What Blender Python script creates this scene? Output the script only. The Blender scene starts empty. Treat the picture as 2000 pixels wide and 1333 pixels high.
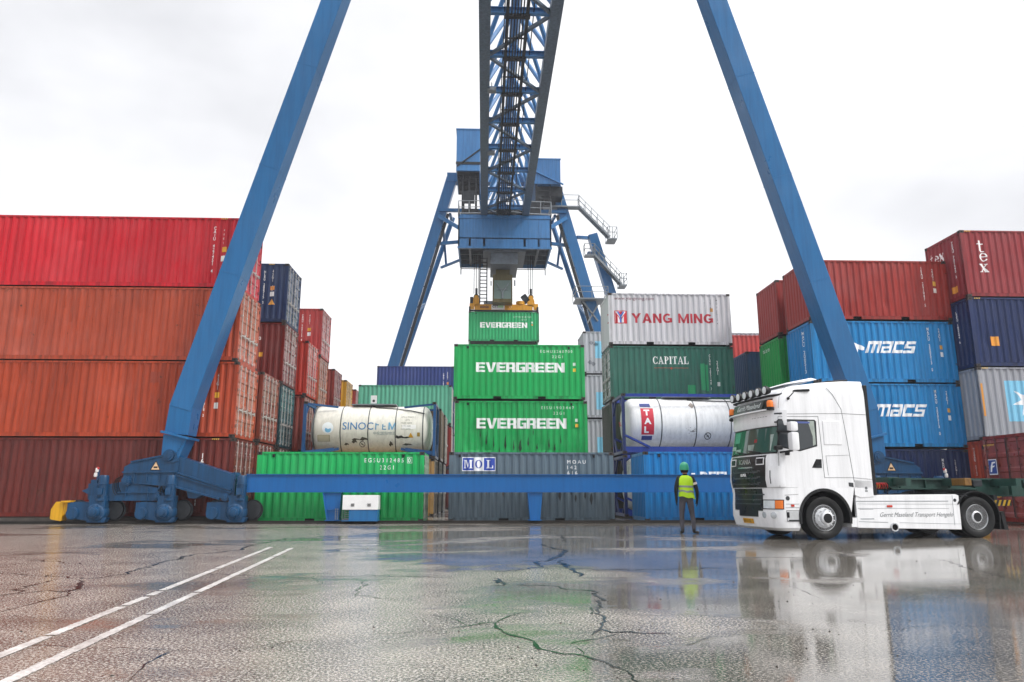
import bpy, bmesh, math, random
from mathutils import Vector, Matrix
from math import radians as R, sin, cos, pi

rng = random.Random(11)
scene = bpy.context.scene
COL = scene.collection

# ------------------------------------------------------------------ camera, sky, sun, exposure
cam_data = bpy.data.cameras.new("camera")
cam_data.sensor_width = 36.0
cam_data.lens = 25.56
cam_data.clip_start = 0.05
cam_data.clip_end = 3000.0
cam = bpy.data.objects.new("camera", cam_data)
COL.objects.link(cam)
cam.location = (0.0, 0.0, 1.06)
cam.rotation_euler = (R(90 + 11.77), 0.0, R(-2.2))
scene.camera = cam

SUN_EL, SUN_ROT = R(42), R(120)
world = bpy.data.worlds.new("World")
scene.world = world
world.use_nodes = True
wn, wl = world.node_tree.nodes, world.node_tree.links
wn.clear()
w_out = wn.new("ShaderNodeOutputWorld")
w_bg = wn.new("ShaderNodeBackground")
w_bg.inputs["Strength"].default_value = 0.10
w_sky = wn.new("ShaderNodeTexSky")
w_sky.sky_type = 'NISHITA'
w_sky.sun_disc = False
w_sky.sun_elevation = SUN_EL
w_sky.sun_rotation = SUN_ROT
w_sky.dust_density = 4.0
w_sky.air_density = 1.0
# the closed cloud layer: soft grey and white cloud over the clear-sky gradient
w_tc = wn.new("ShaderNodeTexCoord")
w_map = wn.new("ShaderNodeMapping")
w_map.inputs["Scale"].default_value = (1.0, 1.0, 2.2)
w_map.inputs["Location"].default_value = (0.35, 0.1, 0.0)
w_noise = wn.new("ShaderNodeTexNoise")
w_noise.inputs["Scale"].default_value = 1.5
w_noise.inputs["Detail"].default_value = 5.0
w_noise.inputs["Roughness"].default_value = 0.5
w_ramp = wn.new("ShaderNodeValToRGB")
w_ramp.color_ramp.elements[0].position = 0.36
w_ramp.color_ramp.elements[0].color = (5.5, 5.55, 5.8, 1)
w_ramp.color_ramp.elements[1].position = 0.72
w_ramp.color_ramp.elements[1].color = (9.8, 9.8, 9.9, 1)
w_mix = wn.new("ShaderNodeMixRGB")
w_mix.inputs[0].default_value = 0.95
wl.new(w_tc.outputs["Generated"], w_map.inputs["Vector"])
wl.new(w_map.outputs["Vector"], w_noise.inputs["Vector"])
w_sx = wn.new("ShaderNodeSeparateXYZ")
wl.new(w_tc.outputs["Generated"], w_sx.inputs[0])
w_lr = wn.new("ShaderNodeMath"); w_lr.operation = 'MULTIPLY_ADD'
wl.new(w_sx.outputs[0], w_lr.inputs[0]); w_lr.inputs[1].default_value = 0.15
wl.new(w_noise.outputs["Fac"], w_lr.inputs[2])
wl.new(w_lr.outputs[0], w_ramp.inputs["Fac"])
wl.new(w_sky.outputs["Color"], w_mix.inputs[1])
wl.new(w_ramp.outputs["Color"], w_mix.inputs[2])
# an overcast sky is several times brighter overhead than near the horizon
w_sep = wn.new("ShaderNodeSeparateXYZ")
wl.new(w_tc.outputs["Generated"], w_sep.inputs[0])
w_rng = wn.new("ShaderNodeMapRange")
w_rng.interpolation_type = 'SMOOTHSTEP'
for k_, v_ in (("From Min", 0.55), ("From Max", 0.95), ("To Min", 1.0), ("To Max", 2.8)):
    w_rng.inputs[k_].default_value = v_
wl.new(w_sep.outputs[2], w_rng.inputs["Value"])
w_mul = wn.new("ShaderNodeMixRGB")
w_mul.blend_type = 'MULTIPLY'
w_mul.inputs[0].default_value = 1.0
wl.new(w_mix.outputs["Color"], w_mul.inputs[1])
wl.new(w_rng.outputs[0], w_mul.inputs[2])
wl.new(w_mul.outputs["Color"], w_bg.inputs["Color"])
wl.new(w_bg.outputs["Background"], w_out.inputs["Surface"])

sun_data = bpy.data.lights.new("sun", 'SUN')
sun_data.energy = 1.5
sun_data.angle = R(15)
sun_data.color = (1.0, 0.97, 0.93)
sun = bpy.data.objects.new("sun", sun_data)
COL.objects.link(sun)
sun.rotation_euler = (R(90) - SUN_EL, 0.0, R(58))

scene.view_settings.view_transform = 'Standard'
scene.view_settings.look = 'None'
scene.view_settings.exposure = 0.58
scene.view_settings.gamma = 1.0
scene.view_settings.use_curve_mapping = False

# ------------------------------------------------------------------ helpers
def hexlin(h):
    h = h.lstrip('#')
    out = []
    for i in (0, 2, 4):
        c = int(h[i:i + 2], 16) / 255.0
        out.append(c / 12.92 if c <= 0.04045 else ((c + 0.055) / 1.055) ** 2.4)
    return tuple(out) + (1.0,)


class MB:
    """collects faces of one mesh"""
    def __init__(self):
        self.v, self.f, self.m = [], [], []
        self.mi = 0

    def add(self, verts, faces):
        o = len(self.v)
        self.v.extend([tuple(p) for p in verts])
        for f in faces:
            self.f.append([i + o for i in f])
            self.m.append(self.mi)

    def box(self, x0, x1, y0, y1, z0, z1):
        if x0 > x1: x0, x1 = x1, x0
        if y0 > y1: y0, y1 = y1, y0
        if z0 > z1: z0, z1 = z1, z0
        v = [(x0, y0, z0), (x1, y0, z0), (x1, y1, z0), (x0, y1, z0), (x0, y0, z1), (x1, y0, z1), (x1, y1, z1), (x0, y1, z1)]
        self.add(v, [(0, 3, 2, 1), (4, 5, 6, 7), (0, 1, 5, 4), (1, 2, 6, 5), (2, 3, 7, 6), (3, 0, 4, 7)])

    def beam(self, p, q, w, h, up=(0, 0, 1), w2=None, h2=None):
        p, q = Vector(p), Vector(q)
        d = (q - p).normalized()
        s = d.cross(Vector(up))
        if s.length < 1e-4:
            s = d.cross(Vector((0, 1, 0)))
        s.normalize()
        u = s.cross(d).normalized()
        w2 = w if w2 is None else w2
        h2 = h if h2 is None else h2
        v = []
        for c, a, b in ((p, w, h), (q, w2, h2)):
            for i, j in ((-1, -1), (1, -1), (1, 1), (-1, 1)):
                v.append(c + s * (i * a / 2) + u * (j * b / 2))
        self.add(v, [(0, 1, 2, 3), (7, 6, 5, 4), (0, 4, 5, 1), (1, 5, 6, 2), (2, 6, 7, 3), (3, 7, 4, 0)])

    def tube(self, p, q, r, n=8, r2=None, cap=True):
        p, q = Vector(p), Vector(q)
        d = (q - p).normalized()
        s = d.cross(Vector((0, 0, 1)))
        if s.length < 1e-4:
            s = d.cross(Vector((0, 1, 0)))
        s.normalize()
        u = s.cross(d)
        r2 = r if r2 is None else r2
        v = []
        for c, rr in ((p, r), (q, r2)):
            for k in range(n):
                a = 2 * pi * k / n
                v.append(c + s * (cos(a) * rr) + u * (sin(a) * rr))
        f = [(k, k + n, (k + 1) % n + n, (k + 1) % n) for k in range(n)]
        if cap:
            f += [tuple(range(n)), tuple(range(2 * n - 1, n - 1, -1))]
        self.add(v, f)

    def pipe(self, pts, r, n=6):
        pts = [Vector(p) for p in pts]
        v, f = [], []
        s = None
        for i, c in enumerate(pts):
            d = (pts[min(i + 1, len(pts) - 1)] - pts[max(i - 1, 0)]).normalized()
            if s is None:
                s = d.cross(Vector((0, 0, 1)))
                if s.length < 1e-3:
                    s = d.cross(Vector((0, 1, 0)))
            s = (s - d * s.dot(d)).normalized()
            u = d.cross(s)
            for k in range(n):
                a = 2 * pi * k / n
                v.append(c + s * (cos(a) * r) + u * (sin(a) * r))
        for i in range(len(pts) - 1):
            for k in range(n):
                a, b = i * n + k, i * n + (k + 1) % n
                f.append((a, b, b + n, a + n))
        f += [tuple(range(n - 1, -1, -1)), tuple(range((len(pts) - 1) * n, len(pts) * n))]
        self.add(v, f)

    def prism(self, poly, fn, t0, t1):
        """poly of (a, b); fn(a, b, t) -> point"""
        n = len(poly)
        v = [fn(a, b, t0) for a, b in poly] + [fn(a, b, t1) for a, b in poly]
        f = [tuple(range(n - 1, -1, -1)), tuple(range(n, 2 * n))]
        f += [(k, (k + 1) % n, (k + 1) % n + n, k + n) for k in range(n)]
        self.add(v, f)

    def lathe(self, prof, o, axis, n=20):
        """prof of (radius, height along axis)"""
        o, d = Vector(o), Vector(axis).normalized()
        s = d.cross(Vector((0, 0, 1)))
        if s.length < 1e-3:
            s = Vector((1, 0, 0))
        s.normalize()
        u = d.cross(s)
        v = []
        for r, h in prof:
            for k in range(n):
                a = 2 * pi * k / n
                v.append(o + d * h + s * (cos(a) * r) + u * (sin(a) * r))
        f = []
        for i in range(len(prof) - 1):
            for k in range(n):
                a, b = i * n + k, i * n + (k + 1) % n
                f.append((a, b, b + n, a + n))
        if prof[0][0] > 1e-4:
            f.append(tuple(range(n - 1, -1, -1)))
        if prof[-1][0] > 1e-4:
            f.append(tuple(range((len(prof) - 1) * n, len(prof) * n)))
        self.add(v, f)

    def mesh(self, name, mats, smooth=None, bevel=0.0):
        me = bpy.data.meshes.new(name)
        me.from_pydata(self.v, [], self.f)
        for m in (mats if isinstance(mats, (list, tuple)) else [mats]):
            me.materials.append(m)
        me.polygons.foreach_set("material_index", self.m)
        bm = bmesh.new()
        bm.from_mesh(me)
        bmesh.ops.recalc_face_normals(bm, faces=bm.faces)
        if bevel:
            es = [e for e in bm.edges if len(e.link_faces) == 2 and e.calc_face_angle(0) > 0.5]
            bmesh.ops.bevel(bm, geom=es, offset=bevel, segments=2, profile=0.6, affect='EDGES', clamp_overlap=True)
        bm.to_mesh(me)
        bm.free()
        if smooth is not None:
            me.polygons.foreach_set("use_smooth", [True] * len(me.polygons))
            me.set_sharp_from_angle(angle=R(smooth))
        me.update()
        return me

    def build(self, name, mats, parent=None, smooth=None, bevel=0.0, loc=None):
        o = bpy.data.objects.new(name, self.mesh(name, mats, smooth, bevel))
        COL.objects.link(o)
        if parent is not None:
            o.parent = parent
        if loc is not None:
            o.location = loc
        return o


def pieces(mb, name, mat, parent=None, build=None, **kw):
    """builds every loose piece of a mesh builder as an object of its own"""
    par = list(range(len(mb.v)))
    def find(i):
        while par[i] != i:
            par[i] = par[par[i]]; i = par[i]
        return i
    for f in mb.f:
        for i in f[1:]:
            par[find(i)] = find(f[0])
    groups = {}
    for f, m in zip(mb.f, mb.m):
        groups.setdefault(find(f[0]), []).append((f, m))
    out = []
    for fs in groups.values():
        q = MB(); idx = {}
        for f, m in fs:
            q.f.append([idx.setdefault(i, len(idx)) for i in f]); q.m.append(m)
        q.v = [mb.v[i] for i in idx]
        out.append(build(q, name, mat, parent, **kw) if build else q.build(name, mat, parent, **kw))
    return out


def link(name, me, parent=None, loc=(0, 0, 0), mat=None):
    o = bpy.data.objects.new(name, me)
    COL.objects.link(o)
    if parent is not None:
        o.parent = parent
    o.location = loc
    if mat is not None:
        o.material_slots[0].link = 'OBJECT'
        o.material_slots[0].material = mat
    return o


def tag(o, label=None, cat=None, group=None, kind=None):
    if label: o["label"] = label
    if cat: o["category"] = cat
    if group: o["group"] = group
    if kind: o["kind"] = kind
    return o


def thing(name, label, cat, loc=(0, 0, 0), rotz=0.0, group=None):
    o = bpy.data.objects.new(name, None)
    o.empty_display_size = 0.3
    COL.objects.link(o)
    o.location = loc
    o.rotation_euler = (0, 0, rotz)
    return tag(o, label, cat, group)


# ------------------------------------------------------------------ materials
_mats = {}

def newmat(name):
    m = bpy.data.materials.new(name)
    m.use_nodes = True
    nt = m.node_tree
    b = nt.nodes.get("Principled BSDF")
    return m, nt, b


def N(nt, typ, **kw):
    n = nt.nodes.new(typ)
    for k, v in kw.items():
        if k in n.inputs:
            n.inputs[k].default_value = v
        else:
            setattr(n, k, v)
    return n


def mixrgb(nt, fac, a, b, mode='MIX'):
    n = nt.nodes.new("ShaderNodeMixRGB")
    n.blend_type = mode
    for i, x in enumerate((fac, a, b)):
        if hasattr(x, 'is_linked') or hasattr(x, 'links'):
            nt.links.new(x, n.inputs[i])
        elif i == 0:
            n.inputs[0].default_value = x
        else:
            n.inputs[i].default_value = x
    return n.outputs[0]


def ramp(nt, src, p0, p1, c0=(0, 0, 0, 1), c1=(1, 1, 1, 1)):
    n = nt.nodes.new("ShaderNodeValToRGB")
    n.color_ramp.elements[0].position = p0
    n.color_ramp.elements[1].position = p1
    n.color_ramp.elements[0].color = c0
    n.color_ramp.elements[1].color = c1
    nt.links.new(src, n.inputs[0])
    return n.outputs[0]


def plain(hexc, rough=0.5, metal=0.0, coat=0.0, name="plain", noise=0.12, emit=0.0):
    key = ('plain', hexc, rough, metal, coat, noise, emit)
    if key in _mats: return _mats[key]
    m, nt, b = newmat(name + "_" + hexc.strip('#'))
    c = hexlin(hexc)
    tc = N(nt, "ShaderNodeTexCoord")
    ns = N(nt, "ShaderNodeTexNoise", Scale=3.0, Detail=6.0, Roughness=0.6)
    nt.links.new(tc.outputs["Object"], ns.inputs["Vector"])
    lo = tuple(x * (1 - noise) for x in c[:3]) + (1,)
    hi = tuple(min(1, x * (1 + noise)) for x in c[:3]) + (1,)
    nt.links.new(ramp(nt, ns.outputs["Fac"], 0.35, 0.65, lo, hi), b.inputs["Base Color"])
    rr = ramp(nt, ns.outputs["Fac"], 0.3, 0.7, (rough * .8,) * 3 + (1,), (min(1, rough * 1.2),) * 3 + (1,))
    nt.links.new(rr, b.inputs["Roughness"])
    b.inputs["Metallic"].default_value = metal
    b.inputs["Coat Weight"].default_value = coat
    b.inputs["Coat Roughness"].default_value = 0.08
    if rough > 0.38: b.inputs["Specular IOR Level"].default_value = 0.25
    if emit:
        b.inputs["Emission Color"].default_value = c
        b.inputs["Emission Strength"].default_value = emit
    _mats[key] = m
    return m


def paint(hexc, rough=0.42, rust=0.3, dirt=0.35, fade=0.25, sheet=0.1):
    """weathered container paint: faded patches, run-down dirt, rust, panel to panel differences"""
    key = ('paint', hexc, rough, rust, dirt, fade, sheet)
    if key in _mats: return _mats[key]
    m, nt, b = newmat("weathered_paint_" + hexc.strip('#'))
    L = nt.links
    c = hexlin(hexc)
    tc = N(nt, "ShaderNodeTexCoord")
    oi = N(nt, "ShaderNodeObjectInfo")
    off = N(nt, "ShaderNodeVectorMath", operation='MULTIPLY_ADD')
    cmb = N(nt, "ShaderNodeCombineXYZ")
    for k in range(3):
        L.new(oi.outputs["Random"], cmb.inputs[k])
    L.new(cmb.outputs[0], off.inputs[0])
    off.inputs[1].default_value = (37.0, 19.0, 53.0)
    L.new(tc.outputs["Object"], off.inputs[2])
    vec = off.outputs[0]
    # big faded areas
    n1 = N(nt, "ShaderNodeTexNoise", Scale=0.55, Detail=5.0, Roughness=0.55)
    L.new(vec, n1.inputs["Vector"])
    fadec = tuple(min(1, x * 0.85 + 0.09) for x in c[:3]) + (1,)
    darkc = tuple(x * 0.72 for x in c[:3]) + (1,)
    f1 = ramp(nt, n1.outputs["Fac"], 0.45, 0.75)
    mfa = N(nt, "ShaderNodeMath", operation='MULTIPLY')
    L.new(f1, mfa.inputs[0]); mfa.inputs[1].default_value = fade
    col = mixrgb(nt, mfa.outputs[0], c, fadec)
    # panel sheets
    sep = N(nt, "ShaderNodeSeparateXYZ")
    L.new(vec, sep.inputs[0])
    dv = N(nt, "ShaderNodeMath", operation='DIVIDE'); L.new(sep.outputs[0], dv.inputs[0]); dv.inputs[1].default_value = 1.112
    fl = N(nt, "ShaderNodeMath", operation='FLOOR'); L.new(dv.outputs[0], fl.inputs[0])
    wn_ = N(nt, "ShaderNodeTexWhiteNoise", noise_dimensions='1D'); L.new(fl.outputs[0], wn_.inputs["W"])
    ms = N(nt, "ShaderNodeMath", operation='MULTIPLY'); L.new(wn_.outputs["Value"], ms.inputs[0]); ms.inputs[1].default_value = sheet * 3
    col = mixrgb(nt, ms.outputs[0], col, darkc)
    # streaks running down
    mp = N(nt, "ShaderNodeMapping"); mp.inputs["Scale"].default_value = (5.0, 5.0, 0.28)
    L.new(vec, mp.inputs["Vector"])
    n2 = N(nt, "ShaderNodeTexNoise", Scale=1.4, Detail=8.0, Roughness=0.72)
    L.new(mp.outputs[0], n2.inputs["Vector"])
    s2 = ramp(nt, n2.outputs["Fac"], 0.42, 0.70)
    md = N(nt, "ShaderNodeMath", operation='MULTIPLY'); L.new(s2, md.inputs[0]); md.inputs[1].default_value = dirt
    dirtc = tuple(x * 0.20 + 0.004 for x in c[:3]) + (1,)
    col = mixrgb(nt, md.outputs[0], col, dirtc)
    # rust spots and scratches
    n3 = N(nt, "ShaderNodeTexNoise", Scale=2.6, Detail=9.0, Roughness=0.72, Distortion=0.6)
    L.new(vec, n3.inputs["Vector"])
    thr = 0.72 - 0.15 * rust
    s3 = ramp(nt, n3.outputs["Fac"], thr, thr + 0.05)
    mr = N(nt, "ShaderNodeMath", operation='MULTIPLY'); L.new(s3, mr.inputs[0]); mr.inputs[1].default_value = min(1.0, 0.3 + rust)
    n4 = N(nt, "ShaderNodeTexNoise", Scale=14.0, Detail=4.0)
    L.new(vec, n4.inputs["Vector"])
    rustc = ramp(nt, n4.outputs["Fac"], 0.4, 0.65, (0.035, 0.016, 0.01, 1), (0.14, 0.05, 0.02, 1))
    col = mixrgb(nt, mr.outputs[0], col, rustc)
    # pale scuffs
    n5 = N(nt, "ShaderNodeTexNoise", Scale=5.0, Detail=8.0, Roughness=0.8)
    mp5 = N(nt, "ShaderNodeMapping"); mp5.inputs["Scale"].default_value = (1.0, 1.0, 0.5); mp5.inputs["Location"].default_value = (9, 4, 2)
    L.new(vec, mp5.inputs["Vector"]); L.new(mp5.outputs[0], n5.inputs["Vector"])
    s5 = ramp(nt, n5.outputs["Fac"], 0.68, 0.72)
    m5 = N(nt, "ShaderNodeMath", operation='MULTIPLY'); L.new(s5, m5.inputs[0]); m5.inputs[1].default_value = 0.25 * fade + 0.06
    col = mixrgb(nt, m5.outputs[0], col, (0.6, 0.58, 0.55, 1))
    L.new(col, b.inputs["Base Color"])
    ro = ramp(nt, n1.outputs["Fac"], 0.3, 0.75, (rough * 0.75,) * 3 + (1,), (rough * 1.25,) * 3 + (1,))
    ro = mixrgb(nt, mr.outputs[0], ro, (0.85, 0.85, 0.85, 1))
    L.new(ro, b.inputs["Roughness"])
    b.inputs["Specular IOR Level"].default_value = 0.3
    # fine dents in the sheet
    bp = N(nt, "ShaderNodeBump", Strength=0.25, Distance=0.03)
    n6 = N(nt, "ShaderNodeTexNoise", Scale=2.2, Detail=3.0)
    L.new(vec, n6.inputs["Vector"]); L.new(n6.outputs["Fac"], bp.inputs["Height"]); L.new(bp.outputs[0], b.inputs["Normal"])
    _mats[key] = m
    return m


def decal(hexc, worn=0.25):
    """painted lettering: slightly worn"""
    key = ('decal', hexc, worn)
    if key in _mats: return _mats[key]
    m, nt, b = newmat("lettering_" + hexc.strip('#'))
    c = hexlin(hexc)
    tc = N(nt, "ShaderNodeTexCoord")
    ns = N(nt, "ShaderNodeTexNoise", Scale=6.0, Detail=8.0, Roughness=0.7)
    nt.links.new(tc.outputs["Object"], ns.inputs["Vector"])
    s = ramp(nt, ns.outputs["Fac"], 0.5, 0.8)
    mm = N(nt, "ShaderNodeMath", operation='MULTIPLY'); nt.links.new(s, mm.inputs[0]); mm.inputs[1].default_value = worn
    nt.links.new(mixrgb(nt, mm.outputs[0], c, tuple(x * .45 for x in c[:3]) + (1,)), b.inputs["Base Color"])
    b.inputs["Roughness"].default_value = 0.5
    _mats[key] = m
    return m


BLUE = paint('#1f6499', 0.34, 0.22, 0.3, 0.12, 0.02)
GIRDER_SHADED = paint('#56687a', 0.4, 0.3, 0.6, 0.2, 0.0)  # grey tone paints in the girder's shaded underside and distance haze
BLUE_HAZED = paint('#3f78ae', 0.36, 0.15, 0.45, 0.15, 0.0)  # crane blue paled to paint in haze and sky light on far parts
BLUE_D = paint('#0f5c9c', 0.36, 0.1, 0.25, 0.05, 0.0)
BLUE_MECH = paint('#13456c', 0.34, 0.35, 0.7, 0.12, 0.0)
STEEL_D = plain('#2c2f33', 0.5, 0.3, name="dark_steel", noise=0.3)
GALV = plain('#7f858a', 0.4, 0.3, name="galvanised_steel", noise=0.2)
BLACK = plain('#17181a', 0.45, name="black")
RUBBER = plain('#141516', 0.42, name="rubber", noise=0.25)
WHITE = plain('#e2e2e2', 0.35, name="white_paint", noise=0.05)
CHROME = plain('#c9ccd0', 0.2, 1.0, name="polished_steel", noise=0.08)
DARK_HOLE = plain('#0c0c0d', 0.8, name="dark_recess")
CAST = paint('#3b3431', 0.6, 0.7, 0.4, 0.2, 0.0)
YELLOW = paint('#d7a013', 0.42, 0.35, 0.4, 0.1, 0.0)

# ------------------------------------------------------------------ lettering
_txt = {}

def text_geo(body, bold=0.0, shear=0.0, align='LEFT', space=1.0, line=1.0):
    key = (body, bold, shear, align, space, line)
    if key in _txt: return _txt[key]
    cu = bpy.data.curves.new("lettering_curve", 'FONT')
    cu.body = body
    cu.offset = bold
    cu.shear = shear
    cu.align_x = align
    cu.space_character = space
    cu.space_line = line
    cu.resolution_u = 3
    ob = bpy.data.objects.new("lettering_curve", cu)
    COL.objects.link(ob)
    dg = bpy.context.evaluated_depsgraph_get()
    ev = ob.evaluated_get(dg)
    me = ev.to_mesh()
    v = [(p.co.x, p.co.y) for p in me.vertices]
    f = [tuple(p.vertices) for p in me.polygons]
    ev.to_mesh_clear()
    bpy.data.objects.remove(ob)
    bpy.data.curves.remove(cu)
    if not v:
        v, f = [(0, 0), (1, 0), (1, 1)], [(0, 1, 2)]
    x0, y0 = min(p[0] for p in v), min(p[1] for p in v)
    x1, y1 = max(p[0] for p in v), max(p[1] for p in v)
    h = (y1 - y0) or 1
    v = [((a - x0) / h, (b - y0) / h) for a, b in v]
    _txt[key] = (v, f, (x1 - x0) / h)
    return _txt[key]


def rect(x0, y0, x1, y1): return [(x0, y0), (x1, y0), (x1, y1), (x0, y1)]

def ringp(cx, cy, rx, ry, tx, ty, a0=0, a1=360, n=20):
    """quads of an elliptic ring; tx, ty wall thickness across and up"""
    out = []
    for k in range(n):
        a, b = R(a0 + (a1 - a0) * k / n), R(a0 + (a1 - a0) * (k + 1) / n)
        out.append([(cx + rx * cos(a), cy + ry * sin(a)), (cx + rx * cos(b), cy + ry * sin(b)),
                    (cx + (rx - tx) * cos(b), cy + (ry - ty) * sin(b)), (cx + (rx - tx) * cos(a), cy + (ry - ty) * sin(a))])
    return out

BLOCK = {
    'E': ([rect(0, 0, .34, 1), rect(.34, 0, 1, .21), rect(.34, .4, .94, .6), rect(.34, .79, 1, 1)], 1.0),
    'V': ([[(0, 1), (.36, 1), (.56, .32), (.36, 0)], [(.36, 0), (.56, .32), (.64, .32), (.76, 0)], [(.76, 0), (.64, .32), (.76, 1), (1.12, 1)]], 1.12),
    'R': ([rect(0, 0, .34, 1), rect(.34, .79, .96, 1), rect(.66, .5, 1, .79), rect(.34, .34, .96, .5), rect(.64, 0, 1, .34)], 1.0),
    'G': ([rect(0, 0, .34, 1), rect(.34, .79, 1, 1), rect(.34, 0, 1, .21), rect(.68, .21, 1, .56), rect(.52, .4, .68, .56)], 1.0),
    'N': ([rect(0, 0, .34, 1), rect(.76, 0, 1.1, 1), [(.34, 1), (.34, .56), (.76, 0), (.76, .44)]], 1.1),
}
SERIF = {
    'M': ([rect(.1, .06, .2, .94), rect(.78, .06, 1.0, .94), [(.2, .94), (.38, .94), (.55, .3), (.5, .06)], [(.5, .06), (.55, .3), (.72, .94), (.78, .94)],
           rect(0, 0, .32, .06), rect(.66, 0, 1.1, .06), rect(0, .94, .4, 1), rect(.7, .94, 1.1, 1)], 1.1),
    'O': (ringp(.46, .5, .46, .5, .21, .07), .92),
    'L': ([rect(.12, .07, .36, .93), rect(0, 0, .86, .07), rect(.76, .07, .86, .34), rect(0, .93, .5, 1)], .88),
    'C': (ringp(.48, .5, .48, .5, .2, .07, 42, 318) + [rect(.78, .62, .86, .97), rect(.8, .05, .86, .3)], .9),
    'A': ([[(.1, .06), (.18, .06), (.5, .82), (.44, 1)], [(.44, 1), (.5, .82), (.68, .06), (.92, .06), (.54, 1)], rect(.25, .28, .6, .34),
           rect(0, 0, .3, .06), rect(.58, 0, 1.02, .06)], 1.0),
    'P': ([rect(.1, .06, .34, .94), rect(0, 0, .46, .06), rect(0, .94, .42, 1)] + ringp(.4, .73, .4, .27, .2, .06, -90, 90, 12) + [rect(.34, .46, .4, .52)], .82),
    'I': ([rect(.1, .06, .34, .94), rect(0, 0, .44, .06), rect(0, .94, .44, 1)], .46),
    'T': ([rect(.32, .06, .56, .93), rect(.2, 0, .68, .06), rect(0, .93, .88, 1), rect(0, .7, .07, .93), rect(.81, .7, .88, .93)], .9),
    't': ([rect(.14, .08, .34, 1), rect(0, .66, .14, .74), rect(.34, .66, .54, .74), rect(.2, 0, .56, .08)], .6),
    'e': (ringp(.36, .36, .36, .36, .16, .07, 8, 330) + [rect(.2, .36, .68, .43)], .74),
    'x': ([[(.02, .66), (.28, .66), (.7, .06), (.44, .06)], [(.1, .06), (.18, .06), (.33, .29), (.29, .36)], [(.42, .36), (.38, .43), (.54, .66), (.62, .66)],
           rect(0, 0, .26, .06), rect(.42, 0, .74, .06), rect(0, .66, .3, .72), rect(.44, .66, .7, .72)], .76),
}

def glyph_geo(word, table, gap=.1, xs=1.0):
    v, f, x = [], [], 0.0
    for ch in word:
        if ch == ' ':
            x += .5; continue
        polys, adv = table[ch]
        for p in polys:
            o = len(v)
            v += [((a + x) * xs, b) for a, b in p]
            f.append(tuple(range(o, o + len(p))))
        x += adv + gap
    return v, f, (x - gap) * xs


def poly_geo(polys):
    v, f = [], []
    for p in polys:
        o = len(v)
        v += list(p)
        f.append(tuple(range(o, o + len(p))))
    return v, f, max(a for a, b in v)


SANS = {
    'Y': ([[(0, 1), (.28, 1), (.5, .66), (.5, .42), (.37, .42)], [(1, 1), (.72, 1), (.5, .66), (.5, .42), (.63, .42)], rect(.37, 0, .63, .42)], 1.0),
    'A': ([[(0, 0), (.27, 0), (.5, .72), (.5, 1), (.37, 1)], [(1, 0), (.73, 0), (.5, .72), (.5, 1), (.63, 1)], [(.3, .2), (.7, .2), (.65, .38), (.35, .38)]], 1.0),
    'N': ([rect(0, 0, .24, 1), rect(.66, 0, .9, 1), [(.24, 1), (.24, .6), (.66, 0), (.66, .4)]], .9),
    'G': (ringp(.5, .5, .5, .5, .25, .2, 50, 300, 14) + [rect(.52, .36, .98, .54), rect(.74, .08, .98, .36), [(.6, 0), (.74, .08), (.74, .3), (.6, .22)]], 1.0),
    'M': ([rect(0, 0, .23, 1), rect(.92, 0, 1.15, 1), [(.23, 1), (.23, .62), (.5, 0), (.575, 0), (.575, .34)], [(.92, 1), (.92, .62), (.65, 0), (.575, 0), (.575, .34)]], 1.15),
    'I': ([rect(0, 0, .25, 1)], .25),
}
SLANT = {
    'm': ([rect(0, 0, .24, 1), rect(.24, .74, 1.3, 1), rect(.53, 0, .77, .74), rect(1.06, 0, 1.3, .74)], 1.3),
    'a': ([rect(.0, .76, 1, 1), rect(.74, 0, 1, .76), rect(0, 0, .24, .56), rect(.24, 0, .74, .2), rect(.24, .38, .74, .56)], 1.0),
    'c': ([rect(0, 0, .26, 1), rect(.26, .74, .95, 1), rect(.26, 0, .95, .26)], .95),
    's': ([rect(.05, .76, 1, 1), rect(.0, .58, .28, .76), rect(0.0, .4, 1, .58), rect(.72, .22, 1, .4), rect(-.05, 0, 1, .22)], 1.0),
}

def shear_geo(g, k):
    v, f, w = g
    return [(a + b * k, b) for a, b in v], f, w + k

# ------------------------------------------------------------------ shipping containers
CW = 2.438
PITCH, DEP = 0.278, 0.042

def corr_breaks(length):
    """break positions and depths of a corrugated wall of this length (0 at its left post)"""
    a, b = 0.13, length - 0.13
    n = max(1, round((b - a) / PITCH))
    p = (b - a) / n
    out = [(a, 0.0)]
    for k in range(n):
        s = a + k * p
        out += [(s + p * .27, 0.0), (s + p * .5, DEP), (s + p * .77, DEP), (s + p, 0.0)]
    return out


def corr_at(br, u):
    if u <= br[0][0] or u >= br[-1][0]: return 0.0
    for (u0, d0), (u1, d1) in zip(br, br[1:]):
        if u0 <= u <= u1:
            return d0 + (d1 - d0) * (u - u0) / max(1e-6, u1 - u0)
    return 0.0


class Wall:
    """maps (u along wall from its left seen from outside, z, depth inward) to container space"""
    def __init__(self, side, L):
        self.side, self.L = side, L
        self.len = L if side in ('front', 'back') else CW
        self.br = corr_breaks(self.len)

    def pt(self, u, z, d):
        L, W = self.L, CW
        d += 0.012
        if self.side == 'front': return (-L / 2 + u, -W / 2 + d, z)
        if self.side == 'back': return (L / 2 - u, W / 2 - d, z)
        if self.side == 'left': return (-L / 2 + d, W / 2 - u, z)
        return (L / 2 - d, -W / 2 + u, z)


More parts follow.
